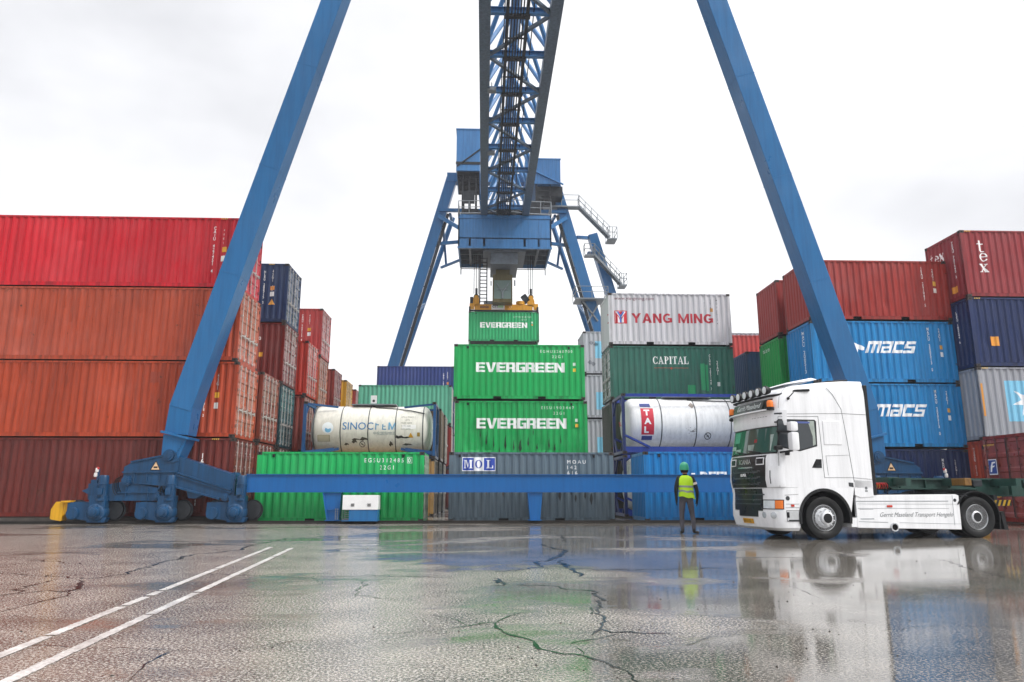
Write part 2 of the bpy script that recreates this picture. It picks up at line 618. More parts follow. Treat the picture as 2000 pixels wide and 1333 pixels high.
def wall_mesh(wall, H, dents, seed):
    r = random.Random(seed)
    z0, z1 = 0.165, H - 0.075
    rows = 14 if dents else 1
    blobs = [(r.uniform(0.4, wall.len - .4), r.uniform(0.3, H * (0.75 if dents < 2 else .55)), r.uniform(.08, .3), r.uniform(.1, .4), r.uniform(.015, .05) * (1 if dents < 2 else 1.5)) for _ in range(int(dents * wall.len * 1.6))]
    us = wall.br
    if dents:
        fine = []
        for (u0, d0), (u1, d1) in zip(us, us[1:]):
            fine += [(u0, d0), ((u0 + u1) / 2, (d0 + d1) / 2)]
        us = fine + [wall.br[-1]]
    mb = MB()
    v = []
    for j in range(rows + 1):
        z = z0 + (z1 - z0) * j / rows
        for u, d in us:
            e = 0.0
            if dents and 0 < j < rows:
                for bu, bz, su, sz, a in blobs:
                    t = ((u - bu) / su) ** 2 + ((z - bz) / sz) ** 2
                    if t < 6: e += a * math.exp(-t)
                e = min(e, .07) + r.uniform(-.002, .002)
            v.append(wall.pt(u, z, d + e))
    n = len(us)
    mb.add(v, [(j * n + i, j * n + i + 1, (j + 1) * n + i + 1, (j + 1) * n + i) for j in range(rows) for i in range(n - 1)])
    return mb


_cmesh = {}

def casting_mesh():
    if 'casting' not in _cmesh:
        mb = MB()
        mb.box(-.088, .088, -.081, .081, 0, .118)
        mb.mi = 1
        mb.lathe([(.034, 0), (.034, .001)], (0, -.0815, .059), (0, -1, 0), 10)
        mb.lathe([(.034, 0), (.034, .001)], (.0885, 0, .059), (1, 0, 0), 10)
        mb.lathe([(.034, 0), (.034, .001)], (-.0885, 0, .059), (-1, 0, 0), 10)
        _cmesh['casting'] = mb.mesh("corner_casting", [CAST, DARK_HOLE])
    return _cmesh['casting']


def frame_mesh(L, H):
    k = ('frame', L, H)
    if k in _cmesh: return _cmesh[k]
    mb = MB()
    x, y, c = L / 2, CW / 2, .118
    for sx in (-1, 1):
        for sy in (-1, 1):
            mb.box(sx * (x - .003), sx * (x - .15), sy * (y - .003), sy * (y - .09), c, H - c)
    for sy in (-1, 1):
        mb.box(-x + .176, x - .176, sy * (y - .002), sy * (y - .07), H - .075, H - .008)          # top rail
        gaps = []
        if L < 7:
            gaps = [(-1.025 - .18, -1.025 + .18), (1.025 - .18, 1.025 + .18)]
        s = -x + .176
        for g0, g1 in gaps:
            mb.box(s, g0, sy * (y - .004), sy * (y - .05), .03, .165)
            mb.box(g0, g1, sy * (y - .004), sy * (y - .05), .145, .165)
            s = g1
        mb.box(s, x - .176, sy * (y - .004), sy * (y - .05), .03, .165)
        mb.box(-x + .176, x - .176, sy * (y - .0), sy * (y - .05), .158, .172)                      # rail lip
    for sx in (-1, 1):
        mb.box(sx * (x - .006), sx * (x - .1), -y + .163, y - .163, H - .115, H - .012)
        mb.box(sx * (x - .006), sx * (x - .1), -y + .163, y - .163, .02, .16)
    mb.mi = 1
    mb.box(-x + .2, x - .2, -y + .08, y - .08, .06, .15)                                          # floor
    _cmesh[k] = mb.mesh("frame", [BLACK, DARK_HOLE])
    return _cmesh[k]


def roof_mesh(L, H):
    k = ('roof', L, H)
    if k in _cmesh: return _cmesh[k]
    mb = MB()
    n = round((L - .3) / .22)
    xs = []
    for i in range(n):
        a = -L / 2 + .12 + (L - .24) * i / n
        p = (L - .24) / n
        xs += [(a, 0), (a + p * .4, 0), (a + p * .55, .018), (a + p * .85, .018)]
    xs.append((L / 2 - .12, 0))
    v = [(u, -CW / 2 + .06, H - .03 + d) for u, d in xs] + [(u, CW / 2 - .06, H - .03 + d) for u, d in xs]
    m = len(xs)
    mb.add(v, [(i, i + 1, m + i + 1, m + i) for i in range(m - 1)])
    _cmesh[k] = mb.mesh("roof", BLACK)
    return _cmesh[k]


def door_mesh(H, k):
    key = ('door', H, k)
    if key in _cmesh: return _cmesh[key]
    mb = MB()
    y0, y1 = (-CW / 2 + .1, -.006) if k == 0 else (.006, CW / 2 - .1)
    z0, z1 = .17, H - .125
    zs = []
    nb = 5
    hgt = (z1 - z0 - .12) / nb
    for i in range(nb):
        a = z0 + .06 + i * hgt
        zs += [(a, 0), (a + .05, 0), (a + .09, .03), (a + hgt - .09, .03), (a + hgt - .05, 0)]
    zs = [(z0, 0)] + zs + [(z1, 0)]
    v = []
    for z, d in zs:
        v += [(-.02, y0, z), (-.02 - d, y0 + .05, z), (-.02 - d, y1 - .05, z), (-.02, y1, z)]
    mb.add(v, [(4 * j + i, 4 * j + i + 1, 4 * j + i + 5, 4 * j + i + 4) for j in range(len(zs) - 1) for i in range(3)])
    mb.mi = 1                                                        # hinges and gasket
    ye = y0 if k == 0 else y1
    for i in range(4):
        z = z0 + .25 + i * (z1 - z0 - .5) / 3
        mb.box(-.02, .0, ye - .03, ye + .03, z - .06, z + .06)
    yc = y1 if k == 0 else y0
    mb.box(-.021, -.012, yc - (.014 if k == 0 else 0), yc + (.0 if k == 0 else .014), z0, z1)
    _cmesh[key] = mb.mesh("door", [BLACK, STEEL_D])
    return _cmesh[key]


def rod_mesh(H):
    key = ('rod', H)
    if key in _cmesh: return _cmesh[key]
    mb = MB()
    mb.tube((.02, 0, .1), (.02, 0, H - .08), .016, 6)
    for z in (.16, .5, 1.0, H - 1.0, H - .5, H - .15):
        mb.box(-.015, .03, -.04, .04, z - .022, z + .022)
    mb.box(.03, .045, -.02, .34, 1.02, 1.06)                          # handle bar
    mb.box(.0, .05, .27, .36, .98, 1.1)
    _cmesh[key] = mb.mesh("lock_rod", plain("#b9b2ae", .35, .2, name="rod_zinc_sheen", noise=.25))  # zinc colour lightened to paint in the sky caught by the rods
    return _cmesh[key]


def mark(root, wall, geo, u, z, h, color, name="lettering", xs=1.0, proud=.005, rot=False, conform=True):
    """paints a flat shape on a corrugated wall; u, z its lower left corner, h its height"""
    v, f, _w = geo
    pts = [(u + a * h * xs, z + b * h) for a, b in v]
    bm = bmesh.new()
    bv = [bm.verts.new((a, b, 0)) for a, b in pts]
    for q in f:
        try: bm.faces.new([bv[i] for i in q])
        except ValueError: pass
    if conform:
        lo, hi = min(p[0] for p in pts), max(p[0] for p in pts)
        for bu, _d in wall.br:
            if lo < bu < hi:
                bmesh.ops.bisect_plane(bm, geom=bm.verts[:] + bm.edges[:] + bm.faces[:], plane_co=(bu, 0, 0), plane_no=(1, 0, 0), dist=1e-5)
    for q in bm.verts:
        a, b = q.co.x, q.co.y
        q.co = wall.pt(a, b, (corr_at(wall.br, a) if conform else 0.0) - proud)
    bmesh.ops.recalc_face_normals(bm, faces=bm.faces)
    me = bpy.data.meshes.new(name)
    bm.to_mesh(me); bm.free()
    me.materials.append(decal(color) if isinstance(color, str) else color)
    o = bpy.data.objects.new(name, me)
    COL.objects.link(o)
    o.parent = root
    return o


def vcode(s):
    return text_geo("\n".join(s), bold=.012, align='CENTER', line=.78)


def doorpaint_sheen(hexc, rust):
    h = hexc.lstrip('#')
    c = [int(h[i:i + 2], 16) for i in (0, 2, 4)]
    c = [round(x * .82 + 205 * .18) for x in c]  # door colour lightened to imitate the sheen on wet doors
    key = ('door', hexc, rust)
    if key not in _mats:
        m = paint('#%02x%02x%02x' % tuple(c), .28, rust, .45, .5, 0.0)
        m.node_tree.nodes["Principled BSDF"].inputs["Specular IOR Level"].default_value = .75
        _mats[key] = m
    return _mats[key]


class Box:
    def __init__(self, X, Y, Z, L, H, hexc, label, group=None, left='end', right='door', rust=.3, dirt=.35, fade=.25, sheet=.1, dents=0.0,
                 rough=.42, rotz=0.0, simple=False, rodcol=None):
        t = thing("shipping_container", label, "container", (X + L / 2, Y + CW / 2, Z), rotz, group)
        self.t, self.L, self.H = t, L, H
        p = paint(hexc, rough, rust, dirt, fade, sheet)
        pf_shade = paint(hexc, rough, min(1, rust + .25), .95, fade * .3, 0)  # frame dirt raised to paint in the shadow gaps between tiers
        sd = (int(abs(X) * 100) * 31 + int(Y * 10) * 7 + int(Z * 10)) % 99991
        self.front = Wall('front', L)
        for w, dn in ((self.front, dents), (Wall('back', L), 0)):
            wall_mesh(w, H, dn, sd).build("side_wall", p, t, smooth=12 if dn else None)
        fr = link("frame", frame_mesh(L, H), t, mat=pf_shade)
        link("roof", roof_mesh(L, H), t, mat=p)
        for sx in (-1, 1):
            for sy in (-1, 1):
                for z in (0, H - .118):
                    if simple and (sy > 0 and sx * X > 0): continue
                    link("corner_casting", casting_mesh(), t, (sx * (L / 2 - .087), sy * (CW / 2 - .08), z))
        for s, kind in (('left', left), ('right', right)):
            if kind == 'end':
                w = Wall(s, L)
                setattr(self, s, w)
                wall_mesh(w, H, 0, sd + 1).build("end_wall", p, t)
            elif kind == 'door':
                sg = 1 if s == 'right' else -1
                for k in (0, 1):
                    d = link("door", door_mesh(H, k), t, (sg * L / 2, 0, 0), mat=doorpaint_sheen(hexc, rust))
                    if sg < 0: d.rotation_euler = (0, 0, pi)
                    for yy in ((-.92, -.44) if k == 0 else (.1, .58)):
                        link("lock_rod", rod_mesh(H), d, (-.005, yy, 0), mat=rodcol)

    def text(self, s, u, z, h, color='#f2f2f0', wall=None, xs=1.0, **kw):
        return mark(self.t, wall or self.front, text_geo(s, **kw), u, z, h, color, "lettering", xs)

    def textw(self, s, u, z, h, width, color='#f2f2f0', **kw):
        g = text_geo(s, **kw)
        return mark(self.t, self.front, g, u, z, h, color, "lettering", width / (h * g[2]))

    def code(self, s, u, z, h, color='#f2f2f0', wall=None, xs=.7, name="lettering"):
        return mark(self.t, wall or self.front, vcode(s), u, z, h, color, name, xs)

    def geo(self, g, u, z, h, color, name="lettering", wall=None, xs=1.0, proud=.005):
        return mark(self.t, wall or self.front, g, u, z, h, color, name, xs, proud)

    def patch(self, u, z, w, h, color, name="sticker", wall=None, proud=.005):
        return mark(self.t, wall or self.front, poly_geo([rect(0, 0, w / h, 1)]), u, z, h, color, name, 1.0, proud)

    def stripes(self, u, n=4, wall=None, w=.09):
        """black and yellow height marks under the top rail"""
        ps = [[(i * .62, 0), (i * .62 + .3, 0), (i * .62 + .55, 1), (i * .62 + .25, 1)] for i in range(n)]
        return mark(self.t, wall or self.front, poly_geo(ps), u, self.H - .068, .055, '#d9b040', "height_mark", 2.0, .014, conform=False)

    def vents(self, us):
        for u in us:
            mb = MB()
            mb.box(-self.L / 2 + u, -self.L / 2 + u + .08, -CW / 2 - .0, -CW / 2 + .03, self.H - .2, self.H - .09)
            mb.build("vent", BLACK, self.t, bevel=.012)

# ------------------------------------------------------------------ ground
def asphalt():
    m, nt, b = newmat("wet_asphalt")
    L = nt.links
    tc = N(nt, "ShaderNodeTexCoord")
    vec = tc.outputs["Object"]
    fine = N(nt, "ShaderNodeTexNoise", Scale=48.0, Detail=5.0, Roughness=0.8); L.new(vec, fine.inputs["Vector"])
    grit = N(nt, "ShaderNodeTexVoronoi", Scale=95.0); L.new(vec, grit.inputs["Vector"])
    mid = N(nt, "ShaderNodeTexNoise", Scale=1.3, Detail=6.0, Roughness=0.6); L.new(vec, mid.inputs["Vector"])
    big = N(nt, "ShaderNodeTexNoise", Scale=0.22, Detail=5.0, Roughness=0.6, Distortion=0.4)
    mp = N(nt, "ShaderNodeMapping"); mp.inputs["Location"].default_value = (3.1, 7.7, 0); mp.inputs["Scale"].default_value = (0.8, 1.5, 1)
    L.new(vec, mp.inputs["Vector"]); L.new(mp.outputs[0], big.inputs["Vector"])
    # base colour: brown-grey aggregate
    base = ramp(nt, mid.outputs["Fac"], 0.36, 0.64, (0.09, 0.078, 0.064, 1), (0.25, 0.225, 0.195, 1))
    stone = ramp(nt, fine.outputs["Fac"], 0.40, 0.60, (0.12, 0.12, 0.12, 1), (2.3, 2.2, 2.05, 1))
    base = mixrgb(nt, 0.9, base, stone, 'MULTIPLY')
    sp = ramp(nt, grit.outputs["Distance"], 0.0, 0.22, (1, 1, 1, 1), (0, 0, 0, 1))
    sp2 = ramp(nt, fine.outputs["Fac"], 0.54, 0.6)
    sf = N(nt, "ShaderNodeMath", operation='MULTIPLY'); L.new(sp, sf.inputs[0]); L.new(sp2, sf.inputs[1])
    sfm = N(nt, "ShaderNodeMath", operation='MULTIPLY'); L.new(sf.outputs[0], sfm.inputs[0]); sfm.inputs[1].default_value = 0.85
    base = mixrgb(nt, sfm.outputs[0], base, (0.5, 0.47, 0.43, 1))
    # standing water: where the big noise is high
    wet = N(nt, "ShaderNodeMath", operation='MULTIPLY_ADD'); L.new(mid.outputs["Fac"], wet.inputs[0]); wet.inputs[1].default_value = 0.22
    L.new(big.outputs["Fac"], wet.inputs[2])
    # the yard falls to the truck's side: more standing water to +X
    sep = N(nt, "ShaderNodeSeparateXYZ"); L.new(vec, sep.inputs[0])
    gx = N(nt, "ShaderNodeMapRange"); L.new(sep.outputs[0], gx.inputs["Value"])
    gx.inputs["From Min"].default_value = -4.0; gx.inputs["From Max"].default_value = 6.0
    gx.inputs["To Min"].default_value = -0.05; gx.inputs["To Max"].default_value = 0.20
    wet2 = N(nt, "ShaderNodeMath", operation='ADD'); L.new(wet.outputs[0], wet2.inputs[0]); L.new(gx.outputs[0], wet2.inputs[1])
    brk = N(nt, "ShaderNodeMath", operation='MULTIPLY_ADD'); L.new(fine.outputs["Fac"], brk.inputs[0]); brk.inputs[1].default_value = 0.16; L.new(wet2.outputs[0], brk.inputs[2])
    wet2 = N(nt, "ShaderNodeMath", operation='SUBTRACT'); L.new(brk.outputs[0], wet2.inputs[0]); wet2.inputs[1].default_value = 0.08
    pud = ramp(nt, wet2.outputs[0], 0.605, 0.68)
    wetb = mixrgb(nt, 0.55, base, (0.05, 0.05, 0.045, 1))
    base = mixrgb(nt, pud, base, wetb)
    # stones that stand out of the water film
    gm = ramp(nt, fine.outputs["Fac"], 0.53, 0.555)
    gk = mixrgb(nt, pud, (0.75, 0.75, 0.75, 1), (0.34, 0.34, 0.34, 1))
    gf = N(nt, "ShaderNodeMath", operation='MULTIPLY'); L.new(gm, gf.inputs[0]); L.new(gk, gf.inputs[1])
    base = mixrgb(nt, gf.outputs[0], base, (0.55, 0.52, 0.48, 1))
    L.new(base, b.inputs["Base Color"])
    film = mixrgb(nt, pud, (0.07, 0.07, 0.07, 1), (0.03, 0.03, 0.03, 1))
    L.new(mixrgb(nt, gf.outputs[0], film, (0.45, 0.45, 0.45, 1)), b.inputs["Roughness"])
    b.inputs["IOR"].default_value = 2.0
    hgt = mixrgb(nt, 0.45, fine.outputs["Fac"], grit.outputs["Distance"])
    inv = N(nt, "ShaderNodeMath", operation='SUBTRACT'); inv.inputs[0].default_value = 1.0; L.new(pud, inv.inputs[1])
    st = N(nt, "ShaderNodeMath", operation='MULTIPLY_ADD'); L.new(inv.outputs[0], st.inputs[0]); st.inputs[1].default_value = 0.24; st.inputs[2].default_value = 0.014
    bp = N(nt, "ShaderNodeBump", Distance=0.012); L.new(hgt, bp.inputs["Height"]); L.new(st.outputs[0], bp.inputs["Strength"])
    wav = N(nt, "ShaderNodeTexNoise", Scale=2.4, Detail=3.0); L.new(vec, wav.inputs["Vector"])
    bp2 = N(nt, "ShaderNodeBump", Strength=0.014, Distance=0.05); L.new(wav.outputs["Fac"], bp2.inputs["Height"]); L.new(bp.outputs[0], bp2.inputs["Normal"])
    L.new(bp2.outputs[0], b.inputs["Normal"])
    return m

g = MB()
S = 250.0
g.add([(-S, -S, 0), (S, -S, 0), (S, S, 0), (-S, S, 0)], [(0, 1, 2, 3)])
ground = g.build("ground", asphalt())
ground["kind"] = "structure"

# painted double line, worn where the asphalt broke
LINE_M, nt_, b_ = newmat("road_paint")
tc_ = N(nt_, "ShaderNodeTexCoord")
n_ = N(nt_, "ShaderNodeTexNoise", Scale=38.0, Detail=5.0, Roughness=0.8)
n2_ = N(nt_, "ShaderNodeTexNoise", Scale=3.0, Detail=4.0)
nt_.links.new(tc_.outputs["Object"], n_.inputs["Vector"]); nt_.links.new(tc_.outputs["Object"], n2_.inputs["Vector"])
ad_ = N(nt_, "ShaderNodeMath", operation='MULTIPLY_ADD'); nt_.links.new(n2_.outputs["Fac"], ad_.inputs[0]); ad_.inputs[1].default_value = .5; nt_.links.new(n_.outputs["Fac"], ad_.inputs[2])
nt_.links.new(ramp(nt_, ad_.outputs[0], .62, .9, (.74, .73, .70, 1), (.30, .28, .26, 1)), b_.inputs["Base Color"])
b_.inputs["Roughness"].default_value = .3
gaps = {0: [(5.93, 5.97), (7.4, 7.45), (8.05, 8.14), (8.5, 8.56), (10.9, 10.94), (12.6, 12.64)], 1: [(6.9, 6.93), (8.35, 8.40), (12.9, 12.94)]}
for k, (p, q, w) in enumerate((((-2.955, 2.9), (-4.2, 15.1), .088), ((-2.555, 2.9), (-3.72, 14.85), .088))):
    mb = MB()
    n = 420
    last = None
    for i in range(n + 1):
        t = i / n
        x, y = p[0] + (q[0] - p[0]) * t, p[1] + (q[1] - p[1]) * t
        if any(a < y < b for a, b in gaps[k]):
            last = None; continue
        wa = w / 2 + rng.uniform(-.007, .007); wb = w / 2 + rng.uniform(-.007, .007)
        cur = ((x - wa, y, .004), (x + wb, y, .004))
        if last: mb.add([last[0], last[1], cur[1], cur[0]], [(0, 1, 2, 3)])
        last = cur
    mb.build("road_marking", LINE_M)["kind"] = "structure"

# cracks and broken patches in the asphalt (x, y on the ground, half width)
def crack(pts, w, jit=.05):
    out = [pts[0]]
    for a, b in zip(pts, pts[1:]):
        d = math.hypot(b[0] - a[0], b[1] - a[1])
        n = max(2, int(d / .09))
        for i in range(1, n + 1):
            t = i / n
            j = jit if i < n else 0
            out.append((a[0] + (b[0] - a[0]) * t + rng.uniform(-j, j) * .7, a[1] + (b[1] - a[1]) * t + rng.uniform(-j, j)))
    v = []
    m = len(out)
    for i, (x, y) in enumerate(out):
        t = i / (m - 1)
        ww = w * (0.35 + .65 * math.sin(pi * min(1, max(0, t)) ** .8)) * rng.uniform(.35, 1.6)
        a = out[min(i + 1, m - 1)]; c = out[max(i - 1, 0)]
        dx, dy = a[0] - c[0], a[1] - c[1]
        l = math.hypot(dx, dy) or 1
        v += [(x - dy / l * ww, y + dx / l * ww, .003), (x + dy / l * ww, y - dx / l * ww, .003)]
    return v, [(2 * i, 2 * i + 1, 2 * i + 3, 2 * i + 2) for i in range(m - 1)]
CRACKS = [
    ([(-4.77,19.31),(-4.57,17.18),(-4.76,15.76),(-4.58,14.32),(-5.03,13.34),(-4.99,12.63),(-4.9,11.43),(-4.72,10.22),(-5.03,9.72),(-5.3,9.93),(-5.99,10.22),(-6.49,10.46)], 0.03),
    ([(-5.0,9.62),(-4.68,9.08),(-4.55,8.6),(-4.67,8.53),(-4.79,8.61),(-5.09,8.26)], 0.03),
    ([(-4.55,8.6),(-4.34,8.16),(-4.39,7.78),(-4.36,7.12)], 0.02),
    ([(-5.37,9.73),(-5.27,9.45),(-5.26,8.94),(-5.13,8.62),(-4.96,8.06)], 0.02),
    ([(-4.18,6.82),(-3.58,6.84),(-3.37,6.79)], 0.006),
    ([(-3.46,5.68),(-2.9,5.54),(-2.21,5.42),(-1.94,5.36),(-1.61,5.46),(-1.37,5.7),(-1.17,5.73)], 0.008),
    ([(-2.11,5.36),(-2.12,5.09),(-2.08,4.8),(-2.02,4.54)], 0.012),
    ([(-1.38,5.73),(-1.51,5.34)], 0.008),
    ([(-4.41,10.31),(-3.42,10.17),(-2.51,9.82),(-2.16,9.71),(-1.91,9.14)], 0.012),
    ([(-7.29,12.4),(-6.6,12.06),(-5.9,11.6)], 0.02),
    ([(-2.96,7.58),(-2.46,7.65),(-1.85,7.81)], 0.012),
    ([(1.21,15.79),(1.29,15.02),(1.52,14.09),(1.38,13.09),(1.12,12.33),(0.81,11.63),(0.8,11.21),(0.89,10.94),(0.15,10.36)], 0.045),
    ([(1.22,12.07),(1.25,11.19),(1.27,10.68),(1.3,10.1),(1.22,9.68)], 0.05),
    ([(1.25,10.68),(1.66,10.54),(2.8,10.57)], 0.035),
    ([(0.14,9.62),(0.21,9.24),(0.26,8.97),(0.13,8.86)], 0.04),
    ([(0.26,9.01),(0.47,8.91),(0.7,8.87),(0.93,8.51),(1.19,8.38),(1.18,7.95),(1.23,7.63),(1.15,7.45),(1.01,6.81)], 0.03),
    ([(1.15,7.39),(1.01,6.81),(1.06,6.62),(1.03,6.4),(0.94,6.11),(0.83,5.82)], 0.028),
    ([(0.94,6.07),(1.0,5.92),(1.15,5.94),(1.46,5.87)], 0.03),
    ([(1.03,5.85),(0.86,5.69),(0.63,5.51)], 0.02),
    ([(-0.26,6.12),(-0.14,6.23),(0.01,6.38),(0.11,6.39),(0.15,6.07),(0.22,5.84),(0.35,5.67),(0.39,5.35),(0.49,5.23),(0.61,5.17),(0.67,5.12),(0.77,4.96),(0.81,4.81),(0.88,4.69),(0.89,4.56),(0.89,4.43)], 0.022),
    ([(0.11,6.39),(0.19,6.61),(0.4,6.93)], 0.012),
    ([(-0.89,5.89),(-0.6,5.98),(-0.26,6.12)], 0.007),
    ([(-0.13,6.27),(-0.21,6.53),(-0.37,6.72),(-0.54,6.87)], 0.008),
    ([(-1.93,9.86),(-1.42,9.99),(-0.89,9.82),(-0.38,9.68)], 0.018),
    ([(-1.4,9.39),(-1.4,8.48),(-1.35,8.21),(-1.03,7.84),(-0.78,7.68)], 0.012),
    ([(0.66,5.37),(0.67,5.12)], 0.012),
    ([(1.39,12.13),(1.59,12.12)], 0.03),
    ([(1.63,12.21),(2.1,12.36)], 0.02),
    ([(2.01,19.05),(1.76,16.34)], 0.04),
    ([(-0.02,11.72),(0.45,11.79),(1.18,12.07)], 0.015),
    ([(7.48,12.15),(7.06,10.97),(6.72,9.78),(6.5,8.91)], 0.014),
    ([(3.94,7.46),(4.38,7.57),(4.99,7.81),(5.81,7.98)], 0.008),
    ([(3.11,5.91),(3.68,6.13),(4.06,6.03),(4.42,6.12)], 0.007),
    ([(3.58,8.76),(3.5,8.07),(3.45,7.67)], 0.008),
    ([(2.58,10.63),(3.1,10.66),(3.66,10.79)], 0.02),
    ([(1.33,5.56),(1.43,5.43),(1.71,5.72)], 0.01),
    ([(2.05,5.96),(2.43,5.98),(2.89,6.04)], 0.004),
]
mb = MB()
for i, (pts, w) in enumerate(CRACKS):
    far = pts[0][1] > 9
    v, f = crack(pts, w * (.8 if far else .6), .09 if far else .035)
    mb.add([(a, b, c + i * 2e-5) for a, b, c in v], f)
CRACK_M = plain('#1d211f', 0.12, name="water_filled_crack", noise=0.4)
mb.build("pavement_crack", CRACK_M)["kind"] = "structure"
mb = MB()
for i in range(420):
    y = 2.5 + 22 * rng.random() ** 1.8
    x = rng.uniform(-.8, .8) * y + rng.uniform(-1, 2)
    r_ = rng.uniform(.004, .013)
    a = rng.uniform(0, 6.28)
    v = [(x + r_ * cos(a + k * 1.57) * rng.uniform(.7, 1.3), y + r_ * sin(a + k * 1.57) * rng.uniform(.7, 1.3), .0) for k in range(4)] + [(x, y, r_ * rng.uniform(.6, 1.1))]
    mb.add(v, [(0, 1, 4), (1, 2, 4), (2, 3, 4), (3, 0, 4)])
mb.build("gravel", plain('#2a2724', .7, name="grit", noise=.4))["kind"] = "stuff"
# crane rail let into the yard, and a drainage slot before it
mb = MB()
mb.box(-60, 60, 26.12, 26.42, 0, .03)
mb.box(-60, 60, 26.23, 26.31, .03, .10)
mb.build("rail_bed", plain('#2a2724', 0.55, name="rail_steel", noise=.35))["kind"] = "structure"
mb = MB()
mb.box(-60, 60, 69.9, 70.3, 0, .03)
mb.box(-60, 60, 70.06, 70.14, .03, .10)
mb.build("rail_bed", plain('#2a2724', 0.55, name="rail_steel", noise=.35))["kind"] = "structure"
mb = MB()
for y in (23.3, 24.6):
    mb.box(-60, 60, y, y + .05, 0, .004)
mb.build("pavement_joint", plain('#191817', 0.4, name="joint_tar", noise=.3))["kind"] = "structure"
# concrete strip under the left rows
mb = MB()
mb.box(-24, -8.9, 26.9, 60, 0, .2)
mb.build("pavement_plinth", plain('#4a4541', 0.7, name="concrete", noise=.3))["kind"] = "structure"

# ------------------------------------------------------------------ the stacks
HC, ST = 2.85, 2.60
GL = "containers in the left rows"
GC = "containers in the centre stacks"
GR = "containers in the right stacks"
L40, L20 = 12.19, 6.06
PX = -8.95    # right ends of the left rows

def lbox(y, tier, hexc, label, x=-9.15, L=L40, **kw):
    sp = 2.82 if y < 27.5 else 2.87
    return Box(x - L, y, .2 + tier * sp, L, sp - .02, hexc, label, GL, **kw)

# front left row
b = lbox(26.95, 0, '#6b2015', "dark brown-red long container at the foot of the front left stack", -9.02, rust=.6, dirt=.75, dents=.5, sheet=.2)
b.code("16G1", 11.0, 1.5, .75); b.stripes(11.35); b.code("TGHU 48", 10.9, .4, .8)
b = lbox(26.95, 1, '#b24320', "burnt orange long container second from the ground in the front left stack", -9.1, rust=.5, dirt=.6, fade=.3, dents=.7, sheet=.2)
b.code("TCNU 736 418 2", 11.0, .75, 1.5); b.code("45G1", 11.42, 1.75, .6)
b.patch(11.38, 1.45, .18, .2, '#e0a52c'); b.patch(11.38, 1.05, .16, .22, '#d8d6d0'); b.patch(9.0, 2.0, .35, .4, '#8f3216', 'paint_patch')
b = lbox(26.95, 2, '#b44a2d', "faded salmon-orange dented long container under the bright red one", -9.2, rust=.6, dirt=.55, fade=.55, dents=1.3, sheet=.16)
b.code("CRXU 931 205 6", 11.0, .8, 1.5)
b = lbox(26.95, 3, '#cc1426', "bright crimson long container on top of the front left stack", -9.32, rust=.12, dirt=.4, fade=.35, dents=.4, sheet=.2, rough=.36)
b.code("CAIU 427451 4", 11.05, .6, 1.85); b.code("4 5 G 1", 11.42, 1.75, .6); b.stripes(11.3)
b.patch(11.42, 1.42, .18, .2, '#e0a52c'); b.patch(11.4, 1.05, .16, .22, '#e6e4de')
# second row, seen past its doors
lbox(29.85, 0, '#7a3a2c', "brown container on the ground just behind the front left stack", -9.1, rust=.5)
b = lbox(29.85, 1, '#8a4030', "red-brown container with pale doors directly behind the burnt orange one", -9.05, rust=.5)
b.patch(11.3, 2.4, .3, .3, '#d7a125')
# third row: tall stack with navy on top
lbox(33.3, 0, '#5b3a34', "dark brown container at the foot of the stack with the navy top", -9.2)
lbox(33.3, 1, '#1f4750', "dark teal container with blue-grey doors below the dark red one", -9.25, rust=.4)
b = lbox(33.3, 2, '#6f1d17', "dark red container directly under the navy container on the left", -9.25, rust=.4, dirt=.5, sheet=.05)
b.text("KKFU", 10.45, 2.28, .15); b.text("705464 0", 10.3, 2.03, .15); b.text("25G1", 10.3, 1.78, .15); b.patch(11.05, 1.25, .18, .2, '#e0a52c')
b = lbox(33.3, 3, '#172f57', "navy blue container topping the tall stack on the left", -9.27, rust=.2, dirt=.3, sheet=.03)
b.code("HLBU 280715 5", 11.05, .9, 1.6); b.code("45G1 45", 11.42, 1.5, 1.05); b.patch(11.38, 1.55, .2, .2, '#d98b3a'); b.patch(11.38, 1.25, .2, .22, '#dcdcdc'); b.stripes(11.25)
tri = poly_geo([[(0, 0), (1.1, 0), (.55, 1)]])
b.geo(tri, 11.33, .85, .28, '#e0a040', "hazard_sticker")
# fourth row
lbox(37.4, 0, '#6a332b', "brown container on the ground in the fourth left row", -9.2)
lbox(37.4, 1, '#8d3e34', "rusty pink-brown container beside the tank frame in the fourth left row", -9.2, rust=.5)
b = lbox(37.4, 2, '#c03322', "bright orange-red container under the faded red one in the left rows", -9.15, rust=.3, sheet=.04)
b.code("MSKU 9", 11.1, 1.7, .6); b.patch(11.3, 1.25, .2, .2, '#e0a52c')
# fifth row
lbox(41.9, 0, '#6b2f26', "red-brown container on the ground in the fifth left row", -9.5, simple=True)
lbox(41.9, 1, '#74392c', "brown container second up in the fifth left row", -9.5, simple=True)
lbox(41.9, 2, '#a2502f', "rust-orange container with pale doors right under the faded red top one", -9.55, rust=.5)
b = lbox(41.9, 3, '#b13a38', "faded red container standing alone on top of the fifth left row", -9.52, rust=.2, fade=.5, sheet=.04)
b.code("CBHU 960112 8", 11.0, .9, 1.6); b.code("45G1", 11.4, 1.9, .6); b.patch(11.35, 1.5, .2, .18, '#e0a52c'); b.patch(11.35, 1.2, .2, .22, '#e4e4e4')
